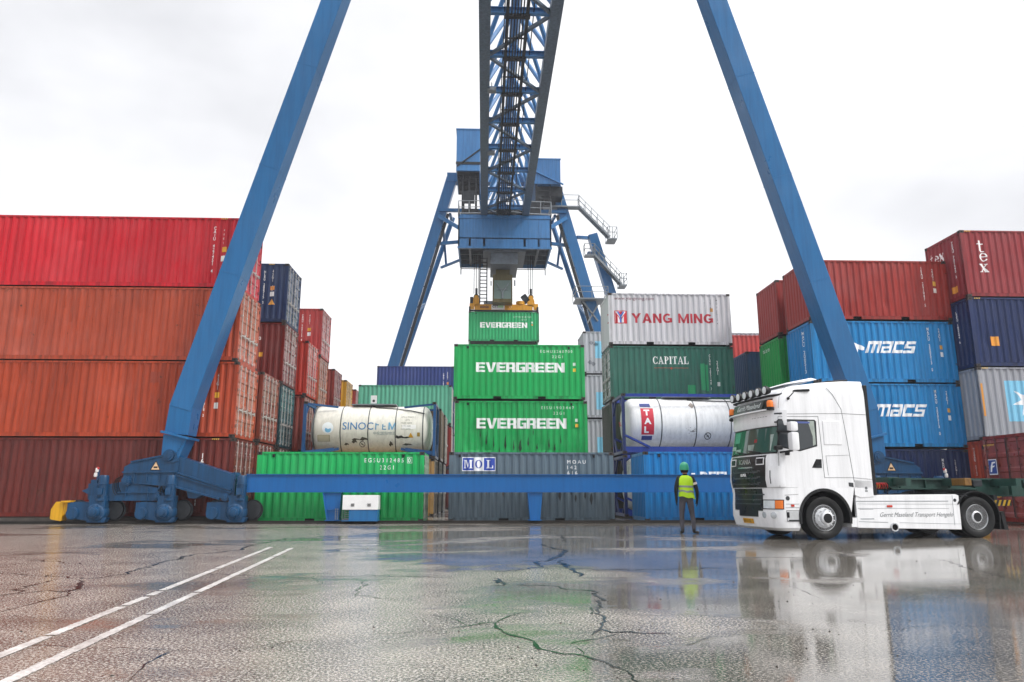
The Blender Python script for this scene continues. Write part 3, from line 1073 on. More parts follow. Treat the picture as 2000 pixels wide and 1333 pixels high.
# sixth, seventh, eighth rows
for k, c in ((0, '#6b332b'), (1, '#70362b')):
    lbox(46.2, k, c, ("brown-red container on the ground in the sixth left row", "brown-red container second up in the sixth left row")[k], -9.55, simple=True)
lbox(46.2, 2, '#8a352b', "dark red-brown top container just in front of the yellow one", -9.55, rust=.5)
for k, c in ((0, '#8a6a2a'), (1, '#6a4030')):
    lbox(50.9, k, c, ("ochre container on the ground below the yellow one", "brown container between the ochre and the yellow one")[k], -9.65, simple=True)
lbox(50.9, 2, '#d29a1c', "yellow container topping a far row on the left", -9.65, rust=.15, dirt=.2)
lbox(55.6, 0, '#6a3028', "brown container on the ground in the farthest left row", -9.9, simple=True)
lbox(55.6, 1, '#6a3028', "brown container second up in the farthest left row", -9.9, simple=True)
lbox(55.6, 2, '#a33a30', "small-looking red container behind the yellow one", -9.8, simple=True)

def cbox(x, y, z, hexc, label, group=GC, L=L20, H=ST - .01, **kw):
    return Box(x, y, z, L, H, hexc, label, group, **kw)

GREEN = '#14ad5a'
# centre front: green and slate
b = cbox(-8.24, 27.1, 0, GREEN, "green container on the ground behind the white control box", H=2.52, rust=.2, dirt=.3, dents=.25)
b.textw("E G S U 3 1 2 4 8 5", 3.88, 2.14, .15, 1.42); b.textw("0", 5.47, 2.14, .15, .09); b.geo(poly_geo([rect(0, 0, .06, 1), rect(.74, 0, .8, 1), rect(.06, 0, .74, .05), rect(.06, .95, .74, 1)]), 5.44, 2.11, .22, '#f2f2f0')
b.textw("2 2 G 1", 4.45, 1.88, .15, .5); b.patch(5.5, 1.55, .13, .16, '#dfeee2'); b.vents([.55, 5.25])
b = cbox(-1.27, 27.05, 0, '#5d6f7a', "slate grey container on the ground with a blue and white three-letter sign", H=2.52, rust=.3, dirt=.45, dents=.25, fade=.3, left='end')
g3 = poly_geo([rect(0, 0, 2.44, 1)])
b.geo(g3, .48, 1.83, .5, '#f0f0f0', "sign_panel")
b.geo(poly_geo([rect(0, 0, .9, 1)]), .5, 1.855, .45, '#1d3f9e', "sign_panel", proud=.008)
b.geo(poly_geo([rect(0, 0, .9, 1)]), 1.28, 1.855, .45, '#1d3f9e', "sign_panel", proud=.008)
b.geo(glyph_geo("M", SERIF), .54, 1.93, .3, '#f4f4f4', proud=.011, xs=.98)
b.geo(glyph_geo("O", SERIF), .955, 1.93, .3, '#1d3f9e', proud=.011, xs=.95)
b.geo(glyph_geo("L", SERIF), 1.37, 1.93, .3, '#f4f4f4', proud=.011, xs=.95)
for i, s in enumerate(("M O A U", "1 4 2", "6 1 6", "  0")):
    b.text(s, 4.35, 2.1 - .2 * i, .13, xs=1.0)
b.vents([.35, 5.3])
for u, z, h in ((4.0, .75, .45), (4.45, .95, .22), (4.6, .7, .3), (4.95, .8, .3), (5.15, .6, .45), (1.35, .95, .2), (1.95, .9, .28), (2.25, 1.0, .35)):
    b.geo(poly_geo([[(0, .4), (.15, 0), (.28, .5), (.2, 1), (.05, .8)]]), u, z, h, '#23282c' if u > 3 else '#55504c', "scuff_mark")
# blue container behind the man
b = cbox(5.95, 27.2, 0, '#1279bb', "sky blue container on the ground behind the man in the hard hat", H=2.56, rust=.2, dirt=.35, fade=.2, left='end', right='door')
b.text("BEELENE", 2.1, 1.42, .4, '#eef2f4', bold=.03, xs=1.1); b.vents([.55, 5.3])
b.geo(poly_geo([[(0, 0), (1.1, 0), (1, 1), (.1, 1)]]), 1.75, 1.6, .17, '#eef2f4', "lettering")
# second row with the two lettered green boxes
cbox(-1.38, 33.15, 0, '#2f7a4e', "green container on the ground hidden behind the slate grey one", H=2.57)
b = cbox(-1.33, 33.15, 2.6, GREEN, "battered green container with white lettering, standing above the slate grey one", H=2.57, rust=.3, dirt=.5, dents=2.4)
eg = glyph_geo("EVERGREEN", BLOCK, .06)
b.geo(eg, .99, 1.31, .47, '#f3f5f3', xs=.90)
b.textw("E I S U 1 9 0 3 4 4 7", 3.95, 2.2, .13, 1.5, '#dff0e4'); b.textw("2 2 G 1", 4.5, 1.95, .13, .5, '#dff0e4'); b.patch(5.5, 1.62, .12, .15, '#cfe8d6'); b.patch(5.5, 1.38, .13, .15, '#e8b93a'); b.vents([.55, 5.3])
for u, z, h, w in ((1.4, .55, .5, .5), (1.75, .4, .6, .3), (2.25, .35, .7, .5), (2.65, .3, .55, .4), (2.9, .25, .6, .9), (3.3, .5, .45, .6), (3.7, .35, .3, .9), (4.1, .15, .2, 1.6), (4.25, .4, .5, .5), (4.5, .3, .35, .8), (4.8, .6, .5, .3), (2.0, .2, .3, .6), (3.55, 1.0, .45, .3), (1.15, .9, .3, .4)):
    b.geo(poly_geo([[(0, .3), (.12 * w, 0), (.3 * w, .25), (.2 * w, .6), (.25 * w, 1), (.08 * w, .7)]]), u, z, h, '#0d3a1f', "scuff_mark")
b = cbox(-1.41, 33.15, 5.24, GREEN, "clean green container with white lettering on top of the centre stack", H=2.57, rust=.1, dirt=.25, dents=.15)
b.geo(eg, 1.02, 1.27, .45, '#f3f5f3', xs=.94)
b.textw("E G H U 3 2 6 0 7 0 0", 4.0, 2.19, .13, 1.5, '#eaf5ec'); b.textw("2 2 G 1", 4.55, 1.94, .13, .5, '#eaf5ec'); b.patch(5.52, 1.58, .12, .15, '#d6ecdc'); b.patch(5.52, 1.3, .13, .16, '#ecc93c'); b.vents([.6, 5.3])
# hoisted one
b = cbox(-1.4, 61.0, 13.75, '#22a868', "green container hanging in the air below the yellow spreader", H=2.6, rust=.1, dirt=.2, L=6.08)
b.geo(eg, 1.0, 1.2, .47, '#f3f5f3', xs=.89)
b.textw("E I T U 3 5 5 0 7 6 0", 3.9, 2.1, .13, 1.5, '#dff0e4'); b.textw("2 2 G 1", 4.5, 1.86, .13, .5, '#dff0e4'); b.patch(5.42, 1.6, .12, .15, '#cfe8d6'); b.patch(5.42, 1.4, .13, .12, '#d8843a'); b.vents([.6, 5.3])
# behind the first tank: end faces along the alley
cbox(-8.3, 33.7, 0, '#b08a56', "tan container on the ground under the cream tank", H=2.57, rust=.6)
cbox(-8.25, 36.5, 0, '#3d3f42', "dark grey container on the ground behind the tan one", H=2.57)
cbox(-8.2, 36.5, 2.6, '#7a6650', "khaki container behind the cream tank", H=2.57, rust=.6, right='end')
cbox(-8.2, 39.4, 0, '#4a4d52', "slate container on the ground in the third centre row", H=2.57)
cbox(-8.15, 39.4, 2.6, '#5a5148', "grey-brown container second up in the third centre row", H=2.57)
cbox(-8.28, 47.9, .0, '#5a2a26', "brown container at the foot of the mint green stack", H=2.6, simple=True)
cbox(-8.2, 47.9, 2.7, '#8a2d2a', "dark red container directly under the mint green one", H=2.65)
b = cbox(-8.28, 47.9, 5.4, '#5fb295', "mint green container behind the cream tank", H=2.62, rust=.25, dirt=.25, fade=.3, L=6.12)
for k in range(3):
    cbox(-8.4, 57.0, .1 + k * 2.7, ('#2b2f55', '#28305e', '#2a3468')[k], ("navy container on the ground far behind the mint one", "navy container second up far behind the mint one", "navy container third up far behind the mint one")[k], H=2.65, simple=True)
b = cbox(-8.46, 57.0, 8.2, '#243a7c', "indigo blue container on top, far behind the mint green one", H=2.65, rust=.1, dirt=.3)
b.code("CMAU 104238 5", 5.2, .5, 1.6); b.code("22G1", 5.5, 1.6, .6); b.patch(5.5, 1.2, .16, .2, '#d98b3a'); b.patch(5.5, .9, .16, .2, '#e4e4e4')
# pale grey stack behind
star_w = []
def star(cx, cy, ro, ri, n=7, a0=90):
    out = []
    for k in range(n):
        a = R(a0 + 360 * k / n); b1 = R(a0 + 360 * (k + .5) / n); b0 = R(a0 + 360 * (k - .5) / n)
        out.append([(cx, cy), (cx + ri * cos(b0), cy + ri * sin(b0)), (cx + ro * cos(a), cy + ro * sin(a)), (cx + ri * cos(b1), cy + ri * sin(b1))])
    return poly_geo(out)
PG = '#b9bdc4'
cbox(5.95, 43.0, 0, PG, "pale grey container on the ground in the stack behind the white lettered one", L=L40, H=2.62, simple=True)
for k, (z, lab) in enumerate(((2.72, "pale grey container with pale blue patch, lowest seen beside the battered green one"), (5.4, "pale grey container with pale blue patch, middle of its visible three"), (8.06, "speckled pale grey container with blue patch, topmost behind the green stack"))):
    b = cbox(5.97, 43.0, z, PG, lab, L=L40, H=2.6, rust=.15 + .4 * (k == 2), dirt=.35, right='end')
    b.patch(.72, .5 if k < 2 else .95, 1.5, 1.05, '#7fc4e0', "logo_panel")
    b.geo(star(.5, .5, .42, .16), 1.0, .6 if k < 2 else 1.05, .85, '#eef3f5', "logo", proud=.009)
    if k == 2:
        for u, z2 in ((.35, 1.75), (.62, 1.65), (.45, .45), (.25, .55)):
            b.geo(poly_geo([[(0, .5), (.5, 0), (1, .5), (.5, 1)]]), u, z2, .3, '#80848c', "hazard_sticker")
# white lettered box, dark green box and the one below
b = cbox(6.06, 34.4, 8.1, '#d0cfd3', "white-grey container with red lettering and a square red emblem", H=2.6, rust=.12, dirt=.3, fade=.15, left='end')
b.geo(poly_geo([rect(0, 0, .95, 1)]), .29, 1.06, .65, '#c8202e', "logo_panel")
b.geo(poly_geo([rect(0, 0, .9, 1)]), .335, 1.1, .57, '#eceaec', "logo", xs=.98, proud=.008)
b.geo(poly_geo([[(0, 0), (.2, 0), (.2, .62), (.45, .2), (.45, 0), (.5, 0), (.5, .35), (0, .95)], [(1, 0), (.8, 0), (.8, .62), (.55, .2), (.55, 0), (.5, 0), (.5, .35), (1, .95)], [(.2, 1), (.8, 1), (.5, .62)]]), .345, 1.1, .56, '#c8202e', "logo", xs=.88, proud=.011)
b.geo(poly_geo([[(.1, 1), (.28, 1), (.5, .7), (.5, .42), (.4, .55)], [(.9, 1), (.72, 1), (.5, .7), (.5, .42), (.6, .55)], [(.41, .02), (.59, .02), (.59, .5), (.41, .5)]]), .345, 1.1, .56, '#4f74c0', "logo", xs=.88, proud=.014)
b.geo(glyph_geo("YANG MING", SANS, .14), 1.13, 1.1, .48, '#b01f33', xs=.97)
b.text("www.yangming.com", .3, 2.2, .21, '#6e3340', xs=1.02)
b.code("YMLU 3 254312 4", 5.35, 1.05, 1.35, '#33343a'); b.code("22G1 4", 5.05, 1.85, .5, '#55565c'); b.patch(5.05, 1.68, .13, .18, '#b98339'); b.code("YM LINE", 4.75, 1.8, .55, '#f0f0f0')
mark(b.t, b.left, poly_geo(ringp(.3, .5, .3, .5, .12, .12, 60, 360, 10)), 1.95, 1.1, .5, '#b01f33')
b = cbox(6.06, 34.4, 5.44, '#2f6a5c', "dark green container with white serif lettering, under the white-grey one", H=2.6, rust=.35, dirt=.5, fade=.35, dents=.5, left='door')
b.geo(glyph_geo("CAPITAL", SERIF, .1), 2.1, 1.72, .37, '#f3f3f1', xs=.72)
b.geo(poly_geo([rect(0, .4, 20, 1)]), 2.15, 1.5, .04, '#a8463c', "lettering", xs=2.1); b.geo(poly_geo([[(0, .5), (.5, 0), (1, .5), (.5, 1)]]), 2.92, 1.44, .14, '#a8463c', "lettering")
b.code("CLHU 285148 7", 4.85, .45, 1.75); b.code("22G1", 5.2, 1.2, .7); b.patch(5.2, .65, .14, .2, '#cfd6d4'); b.patch(3.75, .25, .38, .45, '#1f9460', "paint_patch"); b.patch(4.42, .45, .2, 1.3, '#1f9460', "paint_patch"); b.patch(4.66, .4, .12, 1.3, '#1f9460', "paint_patch")
cbox(6.0, 34.4, 2.72, '#34402f', "blackish green container under the dark green lettered one", H=2.6, rust=.6, left='end')
cbox(6.0, 34.4, 0, '#37372f', "dark olive container on the ground behind the lower tank", H=2.6)

def rbox(x, y, z, hexc, label, L=L20, H=2.6, **kw):
    return Box(x, y, z, L, H, hexc, label, GR, **kw)

MACS = '#1683c2'
b = rbox(13.5, 28.95, .15, '#10244e', "dark navy container on the ground under two sky blue lettered ones", H=2.62, left='end', rust=.1, dirt=.3)
b.code("MAQU 207118 3", 4.95, .55, 1.7); b.code("22G1", 5.45, 1.6, .6); b.patch(5.45, 1.15, .16, .2, '#e09a2c'); b.patch(5.45, .9, .16, .16, '#e4e4e4')
mc = shear_geo(glyph_geo("macs", SLANT, .13), .42)
lion = poly_geo([[(0, .5), (.25, .85), (.35, .45)], [(.25, .85), (.6, 1.0), (.75, .5), (.35, .45)], [(.75, .5), (.6, 1), (1.15, .8), (1.1, .5)], [(1.1, .5), (1.15, .8), (1.55, .62), (1.5, .42), (1.3, .38)], [(.35, .45), (.75, .5), (.6, .05), (.45, 0)], [(.75, .5), (1.1, .5), (1.0, .15), (.85, .1)]])
for z, lab, sh in ((2.84, "sky blue container with white slanted lettering, lower of the two alike", 0.0), (5.47, "sky blue container with white slanted lettering, directly under the red-brown one", -.12)):
    b = rbox(13.52, 28.95, z, MACS, lab, left='end', rust=.25, dirt=.4, fade=.25, dents=.35)
    b.geo(mc, 2.35 + sh, 1.25, .5, '#f4f6f7', xs=.88)
    b.geo(lion, 1.42 + sh, 1.12, .6, '#f4f6f7', "logo")
    b.code("MACU 200513 0", 4.95, .5, 1.85); b.code("22G1", 5.4, 1.75, .55); b.patch(5.4, 1.42, .14, .17, '#d8a13a'); b.patch(5.4, 1.1, .14, .2, '#e6eaec')
    b.code("MACU 200513", 1.55, .5, 1.8, wall=b.left)
b = rbox(13.55, 28.95, 8.12, '#9c3029', "red-brown container on top of the sky blue stack", left='end', rust=.3, dirt=.35, fade=.45, dents=.9)
b.code("IEAU 251047 5", 4.95, .6, 1.75); b.code("22G1", 5.4, 1.75, .5); b.patch(5.4, 1.5, .15, .2, '#e0b04a'); b.patch(5.4, 1.2, .15, .2, '#e4e0da')
# row behind it
rbox(13.4, 31.95, 0.0, '#6b3a30', "brown container on the ground in the row behind the sky blue stack", left='end', simple=True)
rbox(13.4, 31.95, 2.75, '#2f6f8a', "grey-blue container second up in the row behind the sky blue stack", left='end')
b = rbox(13.42, 31.95, 5.45, '#149a46', "green container showing only its end beside the sky blue stack", left='end', rust=.05)
b.text("EISU 2 2 8 4", .35, 2.15, .14, wall=b.left, xs=.9)
rbox(13.45, 31.95, 8.12, '#9c3532', "dark red container end-on above the lone green end", left='end', fade=.3)
for k in range(2):
    rbox(13.3, 35.9, .05 + 2.7 * k, ('#34465a', '#2f4258')[k], ("steel blue container on the ground in the far right row", "steel blue container second up in the far right row")[k], left='end', simple=True)
rbox(13.3, 35.9, 5.5, '#23496f', "deep blue container end-on between the dark green and the lone green one", left='end', rust=.3)
rbox(13.2, 42.9, 0, '#6d322c', "brown-red container on the ground at the far right", H=2.6, simple=True)
rbox(13.2, 42.9, 2.63, '#70352e', "brown-red container second up at the far right", H=2.6, simple=True)
rbox(13.2, 42.9, 5.26, '#7d3a32', "brown-red container third up at the far right", H=2.6, simple=True)
b = rbox(12.6, 42.9, 7.88, '#c24845', "pale red container far behind, peeping beside the white-grey one", H=2.6, fade=.4)
# outermost right stack
b = rbox(19.55, 27.85, .2, '#b4452a', "orange-red long container at the foot of the outermost right stack", L=L40, H=2.86, left='end', rust=.35, dents=.2)
b.code("TEXU 512 447 0", 1.6, .7, 1.9, wall=b.left); b.stripes(.2)
b = rbox(19.6, 27.85, 3.1, '#9ea2a9', "light grey long container with a white star on pale blue", L=L40, H=2.86, left='end', rust=.15, dents=.1)
b.patch(1.05, .7, 1.9, 1.62, '#7cc3e2', "logo_panel")
b.geo(star(.5, .5, .46, .17, 7, 90), 1.2, .78, 1.45, '#f1f4f6', "logo", proud=.009); b.stripes(.2); b.patch(.06, .9, .08, 1.3, '#d8902e', "hazard_sticker", proud=.014)
b = rbox(19.62, 27.85, 5.98, '#142a59', "royal navy long container between the light grey and the red lettered one", L=L40, H=2.86, left='end', rust=.15, dirt=.4, dents=.2)
b.patch(.72, .85, .36, .38, '#e0972f'); b.code("LSEU 180244 6", 1.55, 1.1, 1.35, wall=b.left); b.patch(.15, .7, .3, .4, '#c98a2e', wall=b.left); b.stripes(.25)
b = rbox(19.64, 27.85, 8.86, '#8f2b31', "dark red long container with white serif letters, highest on the right", L=L40, H=2.86, left='end', rust=.15, dirt=.3, fade=.4, sheet=.08)
for i, ch in enumerate("tex"):
    b.geo(glyph_geo(ch, SERIF), .66 if ch != 'e' else .7, (1.92, 1.52, 1.05)[i], .5, '#f2f0ee', xs=1.0)
b.geo(glyph_geo("tex", SERIF, .1), .25, 1.95, .5, '#f2f0ee', wall=b.left, xs=.85)
b.code("TEXU 721640 3", 1.8, .95, 1.6, wall=b.left); b.patch(1.45, .35, .4, .28, '#e0972f', wall=b.left); b.stripes(.2)
# container turned with its doors to the camera
t = Box(17.35, 22.55, .1, L40, 2.86, '#83271f', "dark red container with the doors of its near end showing above the trailer", GR, left='door', right='end', rust=.4, rodcol=plain('#5b3430', .5, name="painted_rod"))
wq = Wall('left', L40)
mark(t.t, wq, poly_geo([rect(0, 0, .82, 1)]), .3, 1.55, .52, '#e8e8ea', "logo_panel", conform=False, proud=.03)
mark(t.t, wq, poly_geo([rect(0, 0, .82, 1)]), .325, 1.585, .455, '#1f3f8c', "logo_panel", conform=False, proud=.033)
mark(t.t, wq, poly_geo([[(.12, .1), (.3, .1), (.4, .45), (.62, .5), (.7, .62), (.44, .58), (.52, .76), (.76, .8), (.82, .92), (.4, .9), (.22, .55)]]), .33, 1.6, .42, '#f0f0f2', "logo", conform=False, proud=.037)
mark(t.t, wq, poly_geo([[(0, .1), (.5, 0), (1, .15), (1.05, .8), (.6, 1), (.1, .85)]]), .42, .78, .42, '#c98b22', "paint_patch", conform=False, proud=.03)
mark(t.t, wq, poly_geo([[(i * .5, 0), (i * .5 + .25, 0), (i * .5 + .45, 1), (i * .5 + .2, 1)] for i in range(9)]), .15, 2.52, .06, '#d9b040', "height_mark", 2.0, conform=False, proud=.016)

# ------------------------------------------------------------------ gantry crane
XC = 1.65
crane = thing("gantry_crane", "huge blue rail-mounted gantry crane straddling the container stacks with a lattice girder", "crane", (XC, 26.35, .1))
CY0, CZ0 = 26.35, .1

def cpart(mb, name, mat, parent=None, **kw):
    """part given in world coordinates, parented to the crane at its base"""
    mb.v = [(x - XC, y - CY0, z - CZ0) for x, y, z in mb.v]
    return mb.build(name, mat, parent or crane, **kw)

def legline(z):                    # distance of the leg's middle from the crane's centre line
    return 13.4 - .272 * z

YB = 66.5
for s in (-1, 1):
    for y in (26.35, YB):
        rear = y > 30
        mb = MB()
        zk, zt = 3.95, 31.0
        o = lambda z: XC + s * legline(z)
        mb.beam((o(zk), y, zk), (o(zt), y, zt), .9, .8 if not rear else 1.0, up=(1, 0, .27 * s))
        leg = cpart(mb, "leg", BLUE, bevel=.02)
        mb = MB()                                              # knee piece down to the flange
        mb.beam((o(zk + .1), y, zk + .1), (XC + s * 12.40, y, 3.06), .88, .8, up=(1, 0, .3 * s), w2=.78, h2=.82)
        mb.beam((XC + s * 12.40, y, 3.06), (XC + s * 12.42, y, 2.98), 1.0, 1.02, up=(1, 0, .3 * s))
        mb.beam((XC + s * 12.42, y, 2.98), (XC + s * 12.56, y, 2.25), .76, .85, up=(1, 0, .4 * s), w2=.7, h2=.6)
        cpart(mb, "leg_foot", BLUE, leg, bevel=.012)
        if not rear:
            mb = MB()                                          # weld bands and lifting lugs along the leg
            for z in (5.3, 8.9, 13.1, 17.4, 21.6):
                mb.beam((o(z) , y, z), (o(z + .03), y, z + .03), .912, .812, up=(1, 0, .27 * s))
            pieces(mb, "weld_band", BLUE, leg, cpart)
            mb = MB()
            for k in range(11):
                for yy in (y - .425 - .02,):
                    mb.lathe([(.016, 0), (.016, .02)], (XC + s * (12.06 + .034 * k), yy + .03, 2.92 - .072 * k), (0, -1, 0), 6)
            cpart(mb, "bolt_row", BLUE_MECH, leg)
        else:
            mb = MB()                                          # cable conduit and brace tube behind
            q = .72
            mb.beam((XC + s * (legline(3) - q), y - .3, 3), (XC + s * (legline(27.3) - q), y - .3, 27.3), .12, .26, up=(1, 0, 0))
            for z in range(4, 27, 2):
                mb.box(XC + s * (legline(z) - q), XC + s * (legline(z) - .4), y - .34, y - .24, z, z + .08)
            cpart(mb, "cable_duct", STEEL_D, leg)
            mb = MB()
            mb.tube((XC + s * 4.95, y + 3, 28.2), (XC + s * 12.2, y + 3, 4.5), .24, 10)
            mb.beam((XC + s * 5.1, y, 27.4), (XC + s * 5.0, y + 3.1, 27.9), .25, .25)
            mb.beam((XC + s * 7.9, y, 18.2), (XC + s * 7.5, y + 3.1, 19.3), .14, .14)
            mb.beam((XC + s * 8.3, y, 17.0), (XC + s * 7.5, y + 3.1, 19.3), .14, .14)
            mb.beam((XC + s * 9.3, y, 15.2), (XC + s * 8.9, y + 3.1, 15.3), .14, .14)
            mb.beam((XC + s * 12.2, y, 5.0), (XC + s * 12.2, y + 3, 4.5), .25, .25)
            pieces(mb, "brace", BLUE, leg, cpart, smooth=40)
# cross heads joining each pair of legs above the girder
for y in (26.35, YB):
    mb = MB()
    h = legline(31)
    mb.box(XC - h - .45, XC + h + .45, y - .5, y + .5, 30.6, 31.5)
    for s in (-1, 1):
        mb.tube((XC + s * 2.3, y, 30.7), (XC + s * 1.75, y, 24.9), .16, 8)
        mb.beam((XC + s * 1.8, y, 24.85), (XC + s * 7.0, y, 24.3), .22, .3)
    cpart(mb, "cross_head", BLUE)
# sill beams on both rails
for y in (26.3, 70.1 - 3.6):
    mb = MB()
    x0, x1 = XC - 9.9, XC + 9.9
    mb.box(x0, x1, y - .2, y + .2, 1.09, 1.665)
    mb.box(x0, x1, y - .26, y + .26, 1.665, 1.69)
    mb.box(x0, x1, y - .26, y + .26, 1.065, 1.09)
    for k in range(1, 10):
        pass
    sill = cpart(mb, "sill_beam", BLUE_D)
# posts under the front sill beam
for x0, x1, x2, x3 in ((-5.61, -4.96, -5.42, -5.0), (1.54, 2.08, 1.63, 1.99)):
    mb = MB()
    mb.prism([(x0, 1.06), (x1, 1.06), (x3, .12), (x2, .12)], lambda a, b, t: (a, t, b), 26.12, 26.48)
    mb.prism([(x0 + .02, 1.04), (x0 + .06, 1.04), (x2 + .05, .12), (x2 + .01, .12)], lambda a, b, t: (a, t, b), 26.05, 26.12)
    if x0 < 0:
        mb.box(x2, x3, 26.05, 26.12, .46, .485)
    mb.box(x2 - .06, x3 + .06, 26.06, 26.52, .1, .125)
    cpart(mb, "support_post", BLUE_D)

# wheel carriages: outline measured in the plane of the left one, mirrored for the right one
def bx(zx): return -10.92 + (100 + zx / 3.3333 - 331) / 55.6
def bz(zy): return 2.32 - (720 + zy / 3.3333 - 890) / 55.6
WARN = plain('#d9b892', 0.5, name="warning_sign")

def carriage(s, ymid):
    def X(zx):
        x = bx(zx)
        return x if s < 0 else 2 * XC - x
    fr = ymid - .35
    def P(poly, y0, y1, mb):
        mb.prism([(X(a), bz(b)) for a, b in poly], lambda a, b, t: (a, t, b), y0, y1)
    mb = MB()
    P([(490, 640), (540, 608), (738, 566), (835, 575), (835, 765), (490, 742)], fr, fr + .7, mb)
    P([(835, 575), (1190, 690), (1190, 800), (1110, 838), (835, 765)], fr + .02, fr + .68, mb)
    bogie = cpart(mb, "wheel_carriage", BLUE_MECH, bevel=.012)
    mb = MB()                                                  # flanges and ribs
    P([(485, 668), (830, 664), (830, 674), (485, 678)], fr - .06, fr, mb)
    P([(835, 672), (1180, 778), (1180, 788), (835, 682)], fr - .06, fr + .02, mb)
    P([(835, 690), (1180, 796), (1180, 803), (835, 697)], fr - .05, fr + .02, mb)
    P([(830, 760), (1112, 834), (1112, 846), (830, 772)], fr - .05, fr + .02, mb)
    P([(530, 604), (740, 561), (742, 569), (535, 614)], fr - .05, fr + .7, mb)
    for zx in (560, 640, 720, 800):
        P([(zx, 678), (zx + 6, 678), (zx + 6, 735), (zx, 735)], fr - .04, fr, mb)
    P([(890, 785), (1000, 812), (950, 838), (905, 836)], fr + .1, fr + .5, mb)
    P([(1120, 690), (1190, 672), (1200, 690), (1200, 720)], fr + .05, fr + .6, mb)
    cpart(mb, "flange", BLUE_MECH, bogie)
    mb = MB()                                                  # pins
    for zx, zy, r in ((770, 568, .17), (515, 727, .13), (715, 826, .09), (1145, 830, .11)):
        c = (X(zx), fr - .02, bz(zy))
        mb.lathe([(r * 1.3, -.06), (r * 1.3, 0.02), (r, .02), (r, .07), (r * .55, .07), (r * .55, .1)], c, (0, -1, 0), 16)
    P([(742, 545), (812, 548), (830, 600), (800, 612), (745, 600)], fr - .04, fr + .01, mb)
    pieces(mb, "pin", BLUE_MECH, bogie, cpart, smooth=40)
    mb = MB()                                                  # lower balance beam
    P([(400, 748), (470, 735), (560, 742), (742, 775), (742, 852), (400, 852)], fr + .06, fr + .6, mb)
    P([(465, 797), (740, 797), (740, 804), (465, 804)], fr + .0, fr + .06, mb)
    P([(545, 728), (740, 735), (740, 746), (545, 738)], fr + .02, fr + .3, mb)
    P([(512, 752), (519, 752), (519, 825), (512, 825)], fr + .02, fr + .06, mb)
    P([(650, 770), (657, 770), (657, 840), (650, 840)], fr + .02, fr + .06, mb)
    P([(232, 790), (275, 770), (275, 812)], fr + .1, fr + .3, mb)
    P([(270, 745), (330, 740), (335, 850), (275, 845)], fr + .1, fr + .4, mb)
    cpart(mb, "balance_beam", BLUE_MECH, bogie, bevel=.008)
    mb = MB()                                                  # triangle warning sign
    P([(690, 598), (722, 660), (656, 660)], fr - .012, fr - .004, mb)
    sg = cpart(mb, "warning_sign", plain('#2a2622', .5), bogie)
    mb = MB()
    P([(690, 608), (715, 656), (664, 656)], fr - .016, fr - .012, mb)
    cpart(mb, "sign_face", WARN, sg)
    mb = MB()
    P([(678, 636), (703, 636), (703, 648), (678, 648)], fr - .019, fr - .016, mb)
    cpart(mb, "sign_symbol", plain('#3a2f28', .5), sg)
    mb = MB()                                                  # light pole on the end
    P([(316, 650), (330, 650), (330, 840), (316, 840)], fr + .1, fr + .14, mb)
    P([(300, 740), (345, 740), (345, 830), (300, 830)], fr + .02, fr + .2, mb)
    pole = cpart(mb, "light_pole", BLUE_MECH, bogie)
    mb = MB()
    for zx, zy in ((312, 690), (318, 660)):
        mb.lathe([(.0, .12), (.05, .1), (.06, .0), (.04, -.04)], (X(zx), fr + .06, bz(zy) - .03), (0, 0, 1), 10)
    pieces(mb, "signal_lamp", plain('#e8e4e0', .3), pole, cpart, smooth=40)
    mb = MB()
    mb.lathe([(.0, .09), (.04, .07), (.05, .0)], (X(322), fr + .06, bz(655)), (0, 0, 1), 10)
    cpart(mb, "signal_lamp", plain('#b3201c', .3), pole, smooth=40)
    mb = MB()                                                  # black hoses hanging along the beam
    for j in range(4):
        pts = []
        for t in range(9):
            u = t / 8
            pts.append((X(485 - 28 * j * .3 - 25 * sin(u * pi)), fr + .05 - .03 * j, bz(690 + 110 * u + j * 6)))
        mb.pipe(pts, .014, 5)
        mb.pipe([(X(715 + 5 * j), fr + .02, bz(790 + 15 * j)), (X(740), fr - .02, bz(760)), (X(752 + 2 * j), fr, bz(800))], .012, 5)
    pieces(mb, "hose", BLACK, bogie, cpart, smooth=60)
    for i, zx in enumerate((350, 775, 1220)):                  # three driven wheel units
        mb = MB()
        P([(zx - 190, 862), (zx - 120, 858), (zx + 20, 862), (zx + 20, 960), (zx - 60, 975), (zx - 190, 955)], fr + .04, fr + .56, mb)
        P([(zx - 62, 720), (zx - 22, 720), (zx - 22, 850), (zx - 62, 850)], fr + .05, fr + .2, mb)
        unit = cpart(mb, "wheel_frame", BLUE_MECH, bogie, bevel=.01)
        for wx in (-148, 85):
            mb = MB()
            mb.lathe([(.36, -.07), (.36, -.05), (.31, -.045), (.31, .06), (.28, .07), (.1, .07)], (X(zx + wx), ymid - .07, .46), (0, -1, 0), 28)
            cpart(mb, "wheel", STEEL_D, bogie, smooth=40)
        mb = MB()
        c = (X(zx - 150), fr + .04, bz(930))
        mb.lathe([(.21, 0), (.21, .05), (.19, .06), (.19, .09), (0.0, .09)], c, (0, -1, 0), 22)
        for k in range(12):
            a = k * pi / 6
            mb.lathe([(.012, .09), (.012, .105), (0, .105)], (c[0] + .165 * cos(a), c[1], c[2] + .165 * sin(a)), (0, -1, 0), 6)
        cpart(mb, "hub_cap", BLUE_MECH, bogie, smooth=40)
        mb = MB()                                              # gearbox
        c = (X(zx), fr + .1, bz(922))
        mb.lathe([(.30, -.3), (.33, -.1), (.33, .14), (.28, .2), (.2, .24), (.17, .34), (.13, .36), (.13, .42), (.08, .44), (0, .44)], c, (0, -1, 0), 24)
        P([(zx - 45, 820), (zx + 55, 820), (zx + 55, 900), (zx - 45, 900)], fr - .1, fr + .25, mb)
